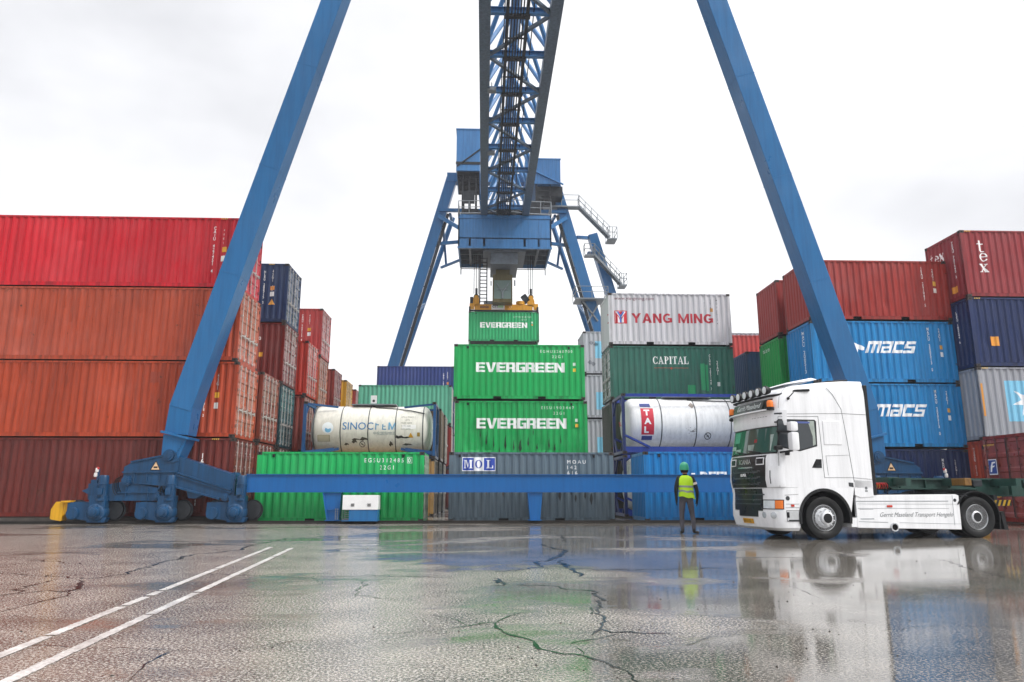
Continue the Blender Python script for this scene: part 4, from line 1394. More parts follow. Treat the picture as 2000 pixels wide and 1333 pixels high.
        P([(zx - 60, 955), (zx + 70, 955), (zx + 55, 985), (zx - 50, 985)], fr - .05, fr + .2, mb)
        for k in range(10):
            a = k * pi / 5
            mb.lathe([(.015, .24), (.015, .262), (0, .262)], (c[0] + .24 * cos(a), c[1], c[2] + .24 * sin(a)), (0, -1, 0), 6)
        cpart(mb, "gearbox", BLUE_MECH, bogie, smooth=40)
        mb = MB()                                              # upright motor
        c = (X(zx + 22), fr + .02, bz(850))
        hgt = bz(692) - bz(850)
        mb.lathe([(.17, -.02), (.19, 0), (.19, .05), (.16, .07), (.16, hgt * .62), (.175, hgt * .63), (.175, hgt * .66), (.16, hgt * .67), (.16, hgt * .93), (.13, hgt), (0, hgt)], c, (0, 0, 1), 22)
        for k in range(18):
            a = 2 * pi * k / 18
            mb.beam((c[0] + .165 * cos(a), c[1] + .165 * sin(a), c[2] + .1), (c[0] + .165 * cos(a), c[1] + .165 * sin(a), c[2] + hgt * .6), .02, .02, up=(cos(a), sin(a), 0))
        mb.box(c[0] - .09, c[0] + .09, c[1] - .24, c[1] - .1, c[2] + .2, c[2] + .42)
        cpart(mb, "motor", BLUE_MECH, bogie, smooth=40)
    mb = MB()                                                  # yellow rail buffer
    P([(52, 905), (78, 858), (128, 858), (128, 975), (118, 978), (60, 968), (52, 960)], fr + .12, fr + .42, mb)
    P([(128, 855), (178, 853), (178, 906), (160, 912), (128, 950)], fr + .14, fr + .4, mb)
    P([(120, 852), (180, 850), (180, 862), (120, 864)], fr - .0, fr + .44, mb)
    cpart(mb, "buffer", YELLOW, bogie, bevel=.015)

carriage(-1, 26.35)
carriage(1, 26.35)

# lattice girder: two bottom chords with ladder bracing, one top chord, tubes between
GX0, GX1 = -.12, 3.38          # middle of the two bottom chords
GZ = 24.0
Y0, Y1 = 3.0, 72.0
for x in (GX0, GX1):
    mb = MB()
    mb.box(x - .29, x + .29, Y0, Y1, GZ, GZ + .62)
    cpart(mb, "girder_chord", GIRDER_SHADED, bevel=.01)
mb = MB()
mb.tube((XC, Y0 + 2, GZ + 4.6), (XC, Y1 - 2, GZ + 4.6), .3, 12)
cpart(mb, "girder_chord", BLUE_HAZED, smooth=40)
ys = [31.8 + 3.6 * k for k in range(-8, 12) if Y0 < 31.8 + 3.6 * k < Y1]
for i, y in enumerate(ys):
    mb = MB()
    mb.box(GX0 + .29, GX1 - .29, y - .12, y + .12, GZ + .16, GZ + .19)
    mb.box(GX0 + .29, GX1 - .29, y - .01, y + .01, GZ + .19, GZ + .47)
    mb.box(GX0 + .29, GX1 - .29, y - .12, y + .12, GZ + .47, GZ + .5)
    cpart(mb, "cross_beam", BLUE_HAZED)
    if i + 1 < len(ys):
        k = round((y - 31.8) / 3.6)
        a, b_ = (GX1 - .3, GX0 + .3) if k % 2 == 0 else (GX0 + .3, GX1 - .3)
        mb = MB()
        mb.beam((a, y + .15, GZ + .2), (b_, y + 3.45, GZ + .2), .16, .16)
        cpart(mb, "diagonal_brace", GIRDER_SHADED)
        mb = MB()
        for x in (GX0, GX1):
            top = (XC + (.15 if x > XC else -.15), y + 1.8, GZ + 4.45)
            mb.tube((x, y, GZ + .6), top, .13, 8)
            mb.tube((x, y + 3.6, GZ + .6), top, .13, 8)
        cpart(mb, "web_tube", BLUE_HAZED, smooth=40)
mb = MB()                                                      # cable walkway slung in the middle
for x in (1.0, 1.2, 1.36, 1.5, 1.64, 1.78, 1.98):
    w = .08 if x in (1.0, 1.98) else .032
    mb.box(x - w, x + w, Y0, Y1 - 8, GZ - .02, GZ + (.2 if w > .06 else .05))
y = Y0
while y < Y1 - 8:
    mb.box(.9, 2.1, y, y + .07, GZ + .06, GZ + .12)
    y += 1.8
for y in ys:
    mb.box(.88, 2.12, y - .12, y + .12, GZ - .03, GZ + .1)
for x in (.86, 2.3):
    mb.tube((x, Y0, GZ + .3), (x, Y1 - 8, GZ + .3), .03, 5)
cpart(mb, "cable_walkway", STEEL_D)
for x, y in ((.3, 38.5), (.35, 46.5)):                          # floodlights inside the girder
    mb = MB()
    mb.box(x - .25, x + .25, y - .2, y + .2, GZ - .1, GZ + .12)
    mb.beam((x, y, GZ + .1), (x, y, GZ + .5), .06, .06, up=(0, 1, 0))
    cpart(mb, "floodlight", GALV, bevel=.02)

# trolley: box hung under the girder with its ring platform and two machine cabins
TX0, TX1, TY0, TY1 = -2.3, 5.56, 58.0, 63.6
mb = MB()
mb.box(TX0, TX1, TY0, TY0 + .12, 21.1, 24.05)
mb.box(TX0, TX1, TY1 - .12, TY1, 21.1, 24.05)
mb.box(TX0, TX0 + .12, TY0, TY1, 21.1, 24.05)
mb.box(TX1 - .12, TX1, TY0, TY1, 21.1, 24.05)
for x in (-.9, .0, 1.2, 2.4, 3.6, 4.5):
    mb.box(x, x + .03, TY0 - .03, TY0, 21.2, 23.7)
mb.box(TX0 - .03, TX1 + .03, TY0 - .06, TY0 - .0, 23.7, 23.78)
mb.box(TX0 - .03, TX1 + .03, TY0 - .06, TY0 + .1, 21.05, 21.2)
trolley = cpart(mb, "trolley", BLUE_HAZED)
mb = MB()
mb.box(TX0, TX1, TY0, TY1, 21.9, 22.0)
for x in (-1.4, -.2, 3.2, 4.4):
    mb.box(x, x + .18, TY0, TY1, 21.25, 21.9)
for y in (59.2, 60.6, 62.0, 63.2):
    mb.box(TX0, TX1, y, y + .15, 21.4, 21.9)
mb.box(.45, 2.75, 58.6, 62.6, 19.9, 21.9)
mb.box(-.2, 3.4, 58.3, 62.9, 20.9, 21.9)
cpart(mb, "trolley_floor", plain('#59626b', .5, name="grey_steel", noise=.25), trolley)
mb = MB()
for x in (TX0 + .1, TX1 - .1):
    mb.tube((x, TY1 - .2, 21.2), (x, TY1 - .2, 20.4), .05, 6)
mb.tube((TX0 + .1, TY1 - .2, 20.95), (TX1 - .1, TY1 - .2, 20.95), .04, 6)
cpart(mb, "work_rail", GALV, trolley)
mb = MB()                                                       # slewing ring under the railing
mb.lathe([(2.6, 0), (2.6, .5), (2.2, .5), (2.2, 0)], (XC, 60.4, 24.05), (0, 0, 1), 36)
mb.box(TX0 + .2, TX1 - .2, TY0 + .1, TY0 + 1.0, 24.05, 24.2)
cpart(mb, "slewing_ring", STEEL_D, trolley)
mb = MB()                                                       # railing round the platform
def rail(mb, pts, h=1.05, r=.03, posts=True):
    for hh in (h, h * .52):
        mb.pipe([(x, y, z + hh) for x, y, z in pts], r, 5)
    if posts:
        for x, y, z in pts:
            mb.tube((x, y, z), (x, y, z + h), r, 5)
pts = [(TX0, TY0 + 3, 24.1), (TX0, TY0 + 1.2, 24.1), (TX0, TY0, 24.1), (TX0 + .9, TY0 - .02, 24.1), (TX0 + 1.9, TY0 - .1, 24.1), (TX0 + 3.2, TY0 - .5, 24.1), (TX0 + 4.6, TY0 - .5, 24.1), (TX0 + 6.0, TY0 - .1, 24.1), (TX1 - .9, TY0 - .02, 24.1), (TX1, TY0, 24.1), (TX1, TY0 + 1.5, 24.1), (TX1, TY0 + 3, 24.1)]
rail(mb, pts, 1.15, .035)
mb.pipe([(x, y, z + .03) for x, y, z in pts], .06, 5)
cpart(mb, "railing", GALV, trolley)
mb = MB()                                                       # left machine cabin, high beside the girder
mb.box(-2.68, -.55, 61.0, 66.4, 29.4, 33.4)
mb.box(-2.74, -.5, 60.94, 66.46, 33.4, 33.5)
for k in range(7):
    mb.box(-2.6 + k * .29, -2.57 + k * .29, 60.97, 61.0, 30.4, 33.4)
cab1 = cpart(mb, "machine_cabin", BLUE_HAZED)
mb = MB()
mb.beam((-2.6, 60.93, 29.8), (-.5, 60.93, 31.5), .1, .1, up=(0, 1, 0))
mb.box(-2.72, -.52, 60.95, 61.0, 30.0, 30.25)
for k in range(14):
    mb.box(-2.6, -.6, 61.2 + k * .37, 61.4 + k * .37, 29.3, 29.4)
cpart(mb, "cabin_trim", STEEL_D, cab1)
mb = MB()
for x in (-2.1, -1.5, -.9):
    mb.beam((x, 61.6, 24.2), (x, 61.6, 29.4), .14, .14, up=(0, 1, 0))
    mb.beam((x, 65.6, 24.2), (x, 65.6, 29.4), .14, .14, up=(0, 1, 0))
mb.box(-2.0, -1.0, 61.3, 61.4, 26.4, 27.6)
mb.box(-1.4, -.3, 60.4, 62.0, 24.2, 25.4)
pieces(mb, "cabin_stand", STEEL_D, cab1, cpart)
mb = MB()                                                       # right machine cabin with ribbed cladding
mb.box(3.7, 7.05, 64.0, 68.5, 29.6, 32.1)
for k in range(18):
    mb.box(3.75 + k * .19, 3.8 + k * .19, 63.96, 64.0, 29.7, 32.1)
mb.box(3.65, 7.1, 63.94, 64.06, 32.05, 32.17)
mb.beam((3.9, 63.9, 31.2), (7.3, 63.9, 29.5), .12, .14, up=(0, 1, 0))
cab2 = cpart(mb, "machine_cabin", BLUE_HAZED)
mb = MB()
mb.box(5.2, 7.3, 64.6, 68.6, 28.6, 29.6)
mb.box(4.7, 5.2, 64.4, 64.5, 26.3, 29.5)
for k in range(4):
    mb.box(4.75, 6.1, 64.2, 64.25, 26.6 + k * .8, 26.68 + k * .8)
for x in (4.75, 6.1):
    mb.beam((x, 64.2, 24.2), (x, 64.2, 29.6), .09, .09, up=(0, 1, 0))
mb.box(3.6, 4.6, 60.0, 62.5, 24.2, 26.2)
mb.box(-1.9, -.6, 59.6, 61.5, 24.2, 25.2)
pieces(mb, "cabin_stand", STEEL_D, cab2, cpart)
# link beams from the rear legs to the trolley way
for s in (-1, 1):
    mb = MB()
    xo = XC + s * 6.1
    mb.beam((xo, 66, 27.0), (XC + s * 3.6, 63.5, 24.6), .3, .34)
    mb.beam((xo, 66, 27.6), (XC + s * 1.6, 66, 27.6), .3, .3)
    mb.beam((xo - s * .3, 66, 27.0), (xo - s * .6, 69, 23.0), .2, .2)
    mb.beam((XC + s * 6.0, 69, 22.8), (XC + s * 3.4, 66, 22.9), .2, .2)
    pieces(mb, "link_beam", BLUE, crane, cpart)
# stair tower beside the right rear leg
mb = MB()
mb.beam((10.55, 68, 26.0), (14.2, 68, 13.0), .95, .9, up=(1, 0, .27))
mb.beam((8.9, 67, 25.4), (10.4, 68, 25.7), .3, .3)
mb.box(10.0, 11.2, 67.5, 68.4, 24.05, 24.15)
tower = cpart(mb, "stair_mast", BLUE)

def flight(a, b):
    """a stair flight from a (top) down to b with stringers, treads and rails"""
    mb = MB()
    a, b = Vector(a), Vector(b)
    n = 16
    for yy in (-.4, .4):
        d = Vector((0, yy, 0))
        mb.beam(a + d, b + d, .06, .15)
        top = Vector((0, 0, 1.05)); mid = Vector((0, 0, .55))
        mb.tube(a + d + top, b + d + top, .035, 5); mb.tube(a + d + mid, b + d + mid, .03, 5)
        for k in range(6):
            p = a + (b - a) * (k / 5) + d
            mb.tube(p, p + top, .035, 5)
    for k in range(n):
        p = a + (b - a) * ((k + .5) / n)
        mb.box(p.x - .16, p.x + .16, p.y - .4, p.y + .4, p.z, p.z + .04)
    return mb

def landing(mb, x0, x1, y0, y1, z):
    mb.box(x0, x1, y0, y1, z - .12, z)
    rail(mb, [(x0, y0, z), ((x0 + x1) / 2, y0, z), (x1, y0, z), (x1, y1, z)], 1.1, .035)
    rail(mb, [(x0, y0, z), (x0, y1, z)], 1.1, .035)

mb = flight((9.0, 66.0, 28.1), (11.9, 66.0, 25.0))
landing(mb, 5.6, 9.0, 65.6, 66.4, 28.1)
landing(mb, 11.7, 12.6, 65.6, 67.2, 24.9)
cpart(mb, "stair_flight", GALV, tower)
mb = flight((10.5, 67.0, 23.6), (13.1, 67.0, 20.6))
landing(mb, 9.6, 10.6, 66.6, 67.4, 23.55)
landing(mb, 12.9, 13.6, 66.6, 68, 20.6)
cpart(mb, "stair_flight", GALV, tower)
mb = MB()
landing(mb, 8.45, 11.5, 65.2, 67.4, 18.85)
mb.beam((9.2, 66, 18.7), (10.6, 66, 16.8), .14, .14); mb.beam((10.7, 66, 18.5), (9.6, 66, 16.6), .14, .14)
cpart(mb, "landing", GALV, tower)
mb = MB()                                                       # operator's cab under the trolley
cx0, cx1, cy0, cy1 = .66, 2.34, 60.0, 61.6
mb.box(cx0, cx1, cy0, cy1, 18.9, 19.4)
mb.box(cx0, cx1, cy0, cy1, 16.95, 17.25)
for x in (cx0 + .05, cx1 - .05):
    for y in (cy0 + .05, cy1 - .05):
        mb.box(x - .05, x + .05, y - .05, y + .05, 17.2, 18.9)
mb.box(.9, 2.1, 60.2, 61.4, 19.4, 20.0)
cabin = cpart(mb, "operator_cab", paint('#5a5128', .45, .3, .6, .1, 0.))
gm, nt, bb = newmat("cab_glass")
bb.inputs["Base Color"].default_value = (.16, .22, .2, 1); bb.inputs["Roughness"].default_value = .06
mb = MB()
mb.box(cx0 + .06, cx1 - .06, cy0 + .04, cy1 - .04, 17.25, 18.9)
cpart(mb, "cab_window", gm, cabin)
mb = MB()
mb.beam((1.0, 59.96, 18.6), (1.5, 59.96, 17.8), .06, .05, up=(0, 1, 0)); mb.beam((2.0, 59.96, 18.6), (1.5, 59.96, 17.8), .06, .05, up=(0, 1, 0))
mb.beam((1.5, 59.96, 17.8), (1.5, 59.96, 17.3), .12, .05, up=(0, 1, 0)); mb.beam((1.0, 59.96, 18.1), (2.0, 59.96, 18.1), .05, .05)
mb.beam((cx1 + .2, 60, 18.9), (cx1 + .2, 60, 18.4), .12, .12, up=(0, 1, 0)); mb.beam((cx0 - .15, 60, 18.8), (cx0 - .15, 60, 18.4), .1, .1, up=(0, 1, 0))
pieces(mb, "wiper_arm", GALV, cabin, cpart)
mb = MB()                                                       # access ladder beside the cab
for x in (-.45, .15):
    mb.box(x - .05, x + .05, 60.2, 60.3, 16.9, 21.2)
for k in range(13):
    mb.box(-.45, .15, 60.22, 60.28, 17.0 + k * .32, 17.07 + k * .32)
cpart(mb, "ladder", STEEL_D)

# ------------------------------------------------------------------ spreader and its ropes
spr = thing("container_spreader", "yellow-orange container spreader with lettering, hung on ropes above the hoisted container", "spreader", (1.63, 61.6, 16.38))
SP0 = (1.63, 61.6, 16.38)
def spart(mb, name, mat, parent=None, **kw):
    mb.v = [(x - SP0[0], y - SP0[1], z - SP0[2]) for x, y, z in mb.v]
    return mb.build(name, mat, parent or spr, **kw)
ORANGE = paint('#d99a22', .42, .25, .35, .1, 0.)
mb = MB()
mb.box(-.9, 4.15, 61.1, 61.7, 16.5, 17.05)
mb.box(-.9, 4.15, 62.0, 62.6, 16.5, 17.05)
mb.box(.9, 2.4, 61.2, 62.5, 16.8, 17.2)
frame = spart(mb, "frame", ORANGE, bevel=.03)
mb = MB()
mb.box(-1.35, 4.65, 60.95, 61.1, 16.38, 16.5)
for x in (-1.38, 4.5):
    mb.box(x, x + .14, 60.95, 63.4, 16.37, 16.8)
spart(mb, "base_rail", STEEL_D)
for x in (-.75, 4.0):
    mb = MB()
    mb.prism([(-.34, 0), (.34, 0), (.3, .5), (.12, .95), (-.12, .95), (-.3, .6)], lambda a, b, t: (x + a, t, 16.9 + b), 61.1, 61.5)
    spart(mb, "rope_bracket", ORANGE, bevel=.03)
    mb = MB()
    mb.lathe([(.24, -.08), (.24, .08)], (x, 61.3, 17.75), (0, 1, 0), 16)
    mb.box(x - .1, x + .1, 61.2, 61.4, 17.8, 18.5)
    spart(mb, "pulley", STEEL_D)
    mb = MB()
    for k in range(3):
        mb.tube((x - .22 + .2 * k, 61.3, 18.0), (x - .22 + .2 * k, 61.5, 22.0), .03, 5)
    pieces(mb, "hoist_rope", STEEL_D, spr, spart)
mb = MB()
mb.lathe([(.0, 0), (.55, 0), (.55, .4), (.4, .5), (.0, .5)], (1.6, 61.4, 17.05), (0, 0, 1), 20)
mb.lathe([(.0, 0), (.4, 0), (.4, .3), (0, .3)], (3.1, 61.4, 17.05), (0, 0, 1), 20)
pieces(mb, "cable_drum", ORANGE, spr, spart, smooth=40)
mb = MB()
for k in range(5):
    a = k * pi / 4
    mb.tube((1.6 + .5 * cos(a), 61.4 - .4 * sin(a), 17.5), (1.6 + .2 * cos(a), 61.4, 18.1), .03, 5)
spart(mb, "drum_guide", GALV)
mb = MB()
mb.box(-.1, .85, 61.1, 61.5, 17.05, 17.35)
spart(mb, "control_box", GALV, bevel=.02)
mb = MB()
mb.beam((3.3, 61.3, 17.9), (3.75, 61.3, 17.3), .5, .4, up=(0, 1, 0))
mb.box(-1.3, -1.0, 61.1, 61.5, 17.1, 17.7)
pieces(mb, "cable_box", STEEL_D, spr, spart, bevel=.03)
for s_, x, z, h, c, bo in (("stinis", -.42, 16.68, .26, '#5a2a1c', .03), ("CTT", .64, 16.74, .2, '#23262b', .03), ("2 7", 2.1, 16.72, .14, '#e8e0d0', 0.)):
    v, f, w = text_geo(s_, bold=bo)
    mb = MB(); mb.add([(x + a * h, 61.085 - .004, z + b * h) for a, b in v], f)
    spart(mb, "lettering", decal(c))
mb = MB(); mb.box(.56, 1.7, 61.092, 61.1, 16.56, 17.0); spart(mb, "sign_panel", WHITE)
mb = MB(); mb.box(1.12, 1.6, 61.086, 61.0915, 16.74, 16.94); spart(mb, "sign_panel", plain('#a9cfa0', .5))
mb = MB(); mb.box(-1.33, -.92, 61.05, 61.12, 16.55, 17.1); mb.box(4.2, 4.62, 61.05, 61.12, 16.55, 17.1); pieces(mb, "end_cap", ORANGE, spr, spart, bevel=.02)

# ------------------------------------------------------------------ white control box under the beam
cbx = thing("control_cabinet", "white metal control box on a blue base under the long blue beam", "cabinet", (-4.2, 26.05, .1))
def kpart(mb, name, mat, parent=None, **kw):
    mb.v = [(x + 4.2, y - 26.05, z - .1) for x, y, z in mb.v]
    return mb.build(name, mat, parent or cbx, **kw)
mb = MB(); mb.box(-4.83, -3.62, 25.75, 26.35, .48, .97); kpart(mb, "housing", WHITE, bevel=.015)
mb = MB(); mb.box(-4.6, -3.63, 25.78, 26.3, .1, .478); mb.box(-4.84, -3.61, 25.74, 26.36, .1, .125); kpart(mb, "base", BLUE)
mb = MB()
for x in (-4.48, -3.92):
    for k in range(3):
        mb.box(x - .06, x + .06, 25.735, 25.75, .6 + k * .035, .615 + k * .035)
pieces(mb, "louvre", DARK_HOLE, cbx, kpart)
mb = MB()
for x in (-4.85, -4.78, -5.02, -5.09):
    for k in range(6):
        mb.lathe([(.02, 0), (.02, .05), (0, .05)], (x, 25.98, .17 + k * .065), (0, -1, 0), 8)
mb.box(-4.85, -4.6, 25.95, 26.2, .13, .16)
for k in range(5):
    mb.box(-4.78, -4.6, 25.9, 26.2, .17 + k * .065, .19 + k * .065)
pieces(mb, "bolt", GALV, cbx, kpart)

# ------------------------------------------------------------------ tank containers
class Tank:
    def __init__(self, X, Y, Z, label, shell, framec, rails):
        self.t = t = thing("tank_container", label, "tank", (X + 3.03, Y + CW / 2, Z), 0, "tank containers")
        L, W, H = 6.06, CW, 2.58
        self.L, self.zc, self.r = L, 1.36, 1.12
        x, y = L / 2, W / 2
        fm = paint(framec, .42, .45, .5, .1, 0)
        mb = MB()
        for sx in (-1, 1):
            for sy in (-1, 1):
                mb.box(sx * x, sx * (x - .13), sy * y, sy * (y - .13), .118, H - .118)
            for z in (.02, H - .14):
                mb.box(sx * (x - .005), sx * (x - .11), -y + .13, y - .13, z, z + .12)
            for sy in (-1, 1):                                   # corner gussets make an eight-sided opening
                for z0, z1, q in ((.14, .75, .62), (H - .14, H - .75, .62)):
                    mb.beam((sx * (x - .06), sy * (y - .1), z1), (sx * (x - .06), sy * (y - .1 - q), z0), .07, .07, up=(1, 0, 0))
        for q_ in (-1, 1):
            m2 = MB(); keep = {}
            for f_ in mb.f:
                if mb.v[f_[0]][0] * q_ > 0: m2.add([mb.v[i_] for i_ in f_], [tuple(range(len(f_)))])
            m2.build("end_frame", paint('#1a2d62', .42, .6, .5, .1, 0) if rails else fm, t)
        mb = MB()
        for sy in (-1, 1):
            if rails:
                mb.box(-x + .13, x - .13, sy * (y - .01), sy * (y - .1), .05, .3)
                mb.box(-x + .13, x - .13, sy * (y - .01), sy * (y - .1), H - .14, H - .01)
                for sx in (-1, 1):
                    mb.beam((sx * (x - .1), sy * (y - .05), .78), (sx * (x - 1.15), sy * (y - .05), .28), .08, .2, up=(0, 1, 0))
            else:
                for sx in (-1, 1):
                    mb.beam((sx * (x - .1), sy * (y - .06), H - .1), (sx * (x - 1.5), sy * (y - .42), H - .22), .07, .09)
                    mb.beam((sx * (x - .1), sy * (y - .06), .25), (sx * (x - 1.4), sy * (y - .35), .42), .09, .16)
                    mb.beam((sx * (x - .3), sy * (y - .06), .1), (sx * (x - 1.6), sy * (y - .45), .45), .08, .12)
        pieces(mb, "side_rail" if rails else "brace", fm, t)
        for sx in (-1, 1):
            for sy in (-1, 1):
                for z in (0, H - .118):
                    link("corner_casting", casting_mesh(), t, (sx * (x - .087), sy * (y - .08), z))
        prof = []
        e = x - .2
        for k in range(7):
            a = k / 6 * pi / 2
            prof.append((self.r * (sin(a) ** .75 if k else 0.0), -e + .42 * (1 - sin(a)) ** 1.0 * 0 + .42 * (1 - cos(a)) * 1.0))
        prof = prof + [(r_, -h_) for r_, h_ in reversed(prof)]
        mb = MB()
        mb.lathe(prof, (0, 0, self.zc), (1, 0, 0), 56)
        self.shell = mb.build("tank_shell", paint(shell, .3, .12, .3, .1, 0), t, smooth=50)
        for u in (.45, 1.69, 2.95, 4.2, 5.45) if not rails else (1.74, 3.25, 4.76):
            mb = MB()
            mb.lathe([(self.r - .01, -.022), (self.r + .012, -.022), (self.r + .012, .022), (self.r - .01, .022)], (u - L / 2, 0, self.zc), (1, 0, 0), 56)
            mb.build("tank_band", plain('#55585a', .4, .3, name="band", noise=.3), t, smooth=40)
        mb = MB()
        mb.box(-1.0, 1.1, -.5, .2, H - .07, H - .02)
        mb.box(.2, .5, -.25, .1, H - .1, H + .02)
        wk = mb.build("walkway", GALV, t)
        mb = MB()
        a0 = (1.9 if not rails else 2.4)
        pts = []
        for u, ang in ((3.0, 80), (3.25, 62), (4.2, 56), (4.9, 48), (5.5, 38)) if not rails else ((3.1, 72), (3.05, 64), (3.3, 60), (4.4, 57), (5.6, 55)):
            pts.append((u - L / 2, -(self.r + .03) * cos(R(ang)), self.zc + (self.r + .03) * sin(R(ang))))
        mb.pipe(pts, .02, 6)
        mb.build("drain_pipe", STEEL_D, t, smooth=60)

    def mark(self, geo, u, z, h, color, name="lettering", xs=1.0, proud=.006, end=False):
        v, f, _ = geo
        pts = [(u + a * h * xs, z + b * h) for a, b in v]
        bm = bmesh.new()
        bv = [bm.verts.new((a, b, 0)) for a, b in pts]
        for q in f:
            try: bm.faces.new([bv[i] for i in q])
            except ValueError: pass
        if not end:
            lo, hi = min(p[1] for p in pts), max(p[1] for p in pts)
            k = lo + .06
            while k < hi:
                bmesh.ops.bisect_plane(bm, geom=bm.verts[:] + bm.edges[:] + bm.faces[:], plane_co=(0, k, 0), plane_no=(0, 1, 0), dist=1e-5)
                k += .06
        for q in bm.verts:
            a, b = q.co.x, q.co.y
            d = max(-.99, min(.99, (b - self.zc) / (self.r + proud)))
            if end: q.co = (-self.L / 2 + .13, CW / 2 - a, b)
            else: q.co = (a - self.L / 2, -math.sqrt(1 - d * d) * (self.r + proud), self.zc + d * (self.r + proud))
        bmesh.ops.recalc_face_normals(bm, faces=bm.faces)
        me = bpy.data.meshes.new(name); bm.to_mesh(me); bm.free()
        me.materials.append(decal(color))
        o = bpy.data.objects.new(name, me); COL.objects.link(o); o.parent = self.t
        return o

def disc(n=20): return poly_geo([[(.5 + .5 * cos(2 * pi * k / n), .5 + .5 * sin(2 * pi * k / n)) for k in range(n)]])

tk = Tank(-8.27, 33.6, 2.58, "cream tank with faded blue lettering in a blue end-frame, above the green container", '#e6e4d8', '#1f5589', False)
sg_ = text_geo("SINOC", bold=.006)
tk.mark(sg_, 1.79, 1.3, .34, '#3579ac', xs=1.40 / (.34 * sg_[2]))
tk.mark(glyph_geo("M", SANS), 3.88, 1.3, .34, '#6aa6c8', xs=.9)
tk.mark(poly_geo([rect(0, .0, .1, .9), rect(.1, .6, .32, .75), rect(.62, 0, .72, .75), rect(.72, 0, .98, .14), rect(.72, .42, .92, .54)]), 3.28, 1.3, .34, '#5f98b8', "lettering", xs=1.5)
tk.mark(text_geo("中化国际物流"), 3.2, 1.06, .16, '#8b9a9c')
tk.mark(disc(24), .86, 1.12, .52, '#e9f0f2', "logo")
tk.mark(poly_geo([[(.5, 0), (.8, .12), (.95, .38), (.85, .62), (.5, .5), (.15, .68), (.05, .38), (.2, .12)]]), .97, 1.16, .33, '#6fb0d6', "logo", proud=.009)
tk.mark(poly_geo([rect(0, 0, 1.9, 1)]), .66, .76, .3, '#a59f86', "plate"); tk.mark(poly_geo([rect(0, 0, 1.95, 1)]), .69, .785, .25, '#bdb79e', "plate", proud=.009)
ng = poly_geo(ringp(.5, .5, .5, .5, .1, .1) + [[(.2, .74), (.27, .8), (.8, .26), (.73, .2)], [(.3, .42), (.7, .42), (.62, .58), (.4, .58)]])
tk.mark(ng, 2.55, .52, .27, '#33302c', "warning_mark")
tri_o = poly_geo([[(0, 0), (1.15, 0), (.575, 1)]])
tk.mark(tri_o, 4.78, .95, .22, '#d8a020', "hazard_sticker"); tk.mark(poly_geo([rect(0, 0, .7, 1)]), 5.2, 1.0, .18, '#a88a3a', "hazard_sticker")
for i in range(5):
    tk.mark(text_geo(("CMLU 782622 1", "22T6", "MGW 36000", "TARE 3680", "CAP 26000")[i]), 4.45 + (.2 if i in (1,) else 0), 1.86 - .14 * i, .075, '#8a8a80', xs=.9)
tk.mark(poly_geo([rect(0, 0, 3.2, 1)]), 4.5, 1.33, .2, '#f2f2ee', "plate")
for u, z, h, w in ((2.2, .68, .22, 1.2), (2.55, .8, .18, 2.4), (3.9, .55, .25, .8), (2.2, .82, .1, 4.0), (1.85, .6, .12, 2.0), (4.5, .6, .1, 5)):
    tk.mark(poly_geo([[(0, .3), (.4 * w, 0), (.6 * w, .3), (w, .2), (.8 * w, .7), (.3 * w, 1), (.2 * w, .6)]]), u, z, h, '#4a4538', "scuff_mark")
tk.mark(poly_geo([[(0, .3), (.6, 0), (1.5, .2), (3, .1), (4.2, .35), (3.4, .6), (2.4, .45), (1.6, .9), (.8, .7), (.2, 1)]]), 4.22, .9, .16, '#1f1e1b', "scuff_mark", proud=.008)
mb = MB(); mb.box(-.12, .16, -.35, -.3, 2.6, 2.98); pl = mb.build("sign_plate", WHITE, tk.t)
mb = MB(); mb.lathe([(.06, 0), (.06, .003)], (.02, -.353, 2.72), (0, -1, 0), 14); mb.build("sign_symbol", BLACK, pl)

def white_tank(z, label, full):
    tk = Tank(5.92, 31.0, z, label, '#efefed', '#213f96', True)
    if full:
        tk.mark(poly_geo([rect(0, 0, 2.7, 1)]), .84, 2.02, .17, '#2b3f86', "lettering")
        tk.mark(poly_geo([rect(0, 0, 2.7, 1)]), .87, .6, .17, '#2b3f86', "lettering")
        tk.mark(poly_geo([rect(0, 0, .48, 1)]), .85, .82, 1.14, '#c8233a', "sign_panel")
        for k, c in enumerate("TAL"):
            tk.mark(text_geo(c, bold=.045), .97, 1.63 - k * .37, .27, '#f4f2f2', xs=1.12, proud=.01)
        tk.mark(poly_geo([[(0, .5), (.5, 0), (1, .5), (.5, 1)]]), 2.98, 1.96, .29, '#8f857c', "hazard_sticker")
        tk.mark(ng, 3.6, .62, .3, '#2f2d2b', "warning_mark")
        tk.mark(tri_o, 5.05, .84, .22, '#c8982c', "hazard_sticker")
        for k in range(16):
            a = rng.uniform(0, 6.3); q = rng.uniform(.02, .45)
            tk.mark(poly_geo([[(0, 0), (1, .3), (.9, .7), (.1, .4)]]), 3.0 + q * cos(a), .95 + .5 * q * sin(a), rng.uniform(.02, .05), '#5a544c', "scuff_mark", xs=rng.uniform(1, 4))
        for k in range(5):
            tk.mark(text_geo(("TALU 209", "22T6", "30480 KG", "4200 KG", "26000 L")[k]), 4.95, 2.0 - .13 * k, .07, '#77777a')
        tk.mark(glyph_geo("TAL", {'T': ([rect(.35, 0, .65, .75), rect(0, .75, 1, 1)], 1), 'A': ([[(0, 0), (.25, 0), (.5, .7), (.4, 1)], [(.4, 1), (.5, .7), (.75, 0), (1, 0), (.6, 1)], rect(.25, .25, .75, .42)], 1), 'L': ([rect(0, 0, .3, 1), rect(.3, 0, .9, .25)], .9)}), .95, 1.25, .2, '#c8233a', xs=.9, end=True)
    return tk
white_tank(2.68, "white tank with a vertical red sign in a royal blue frame, standing on another tank", True)
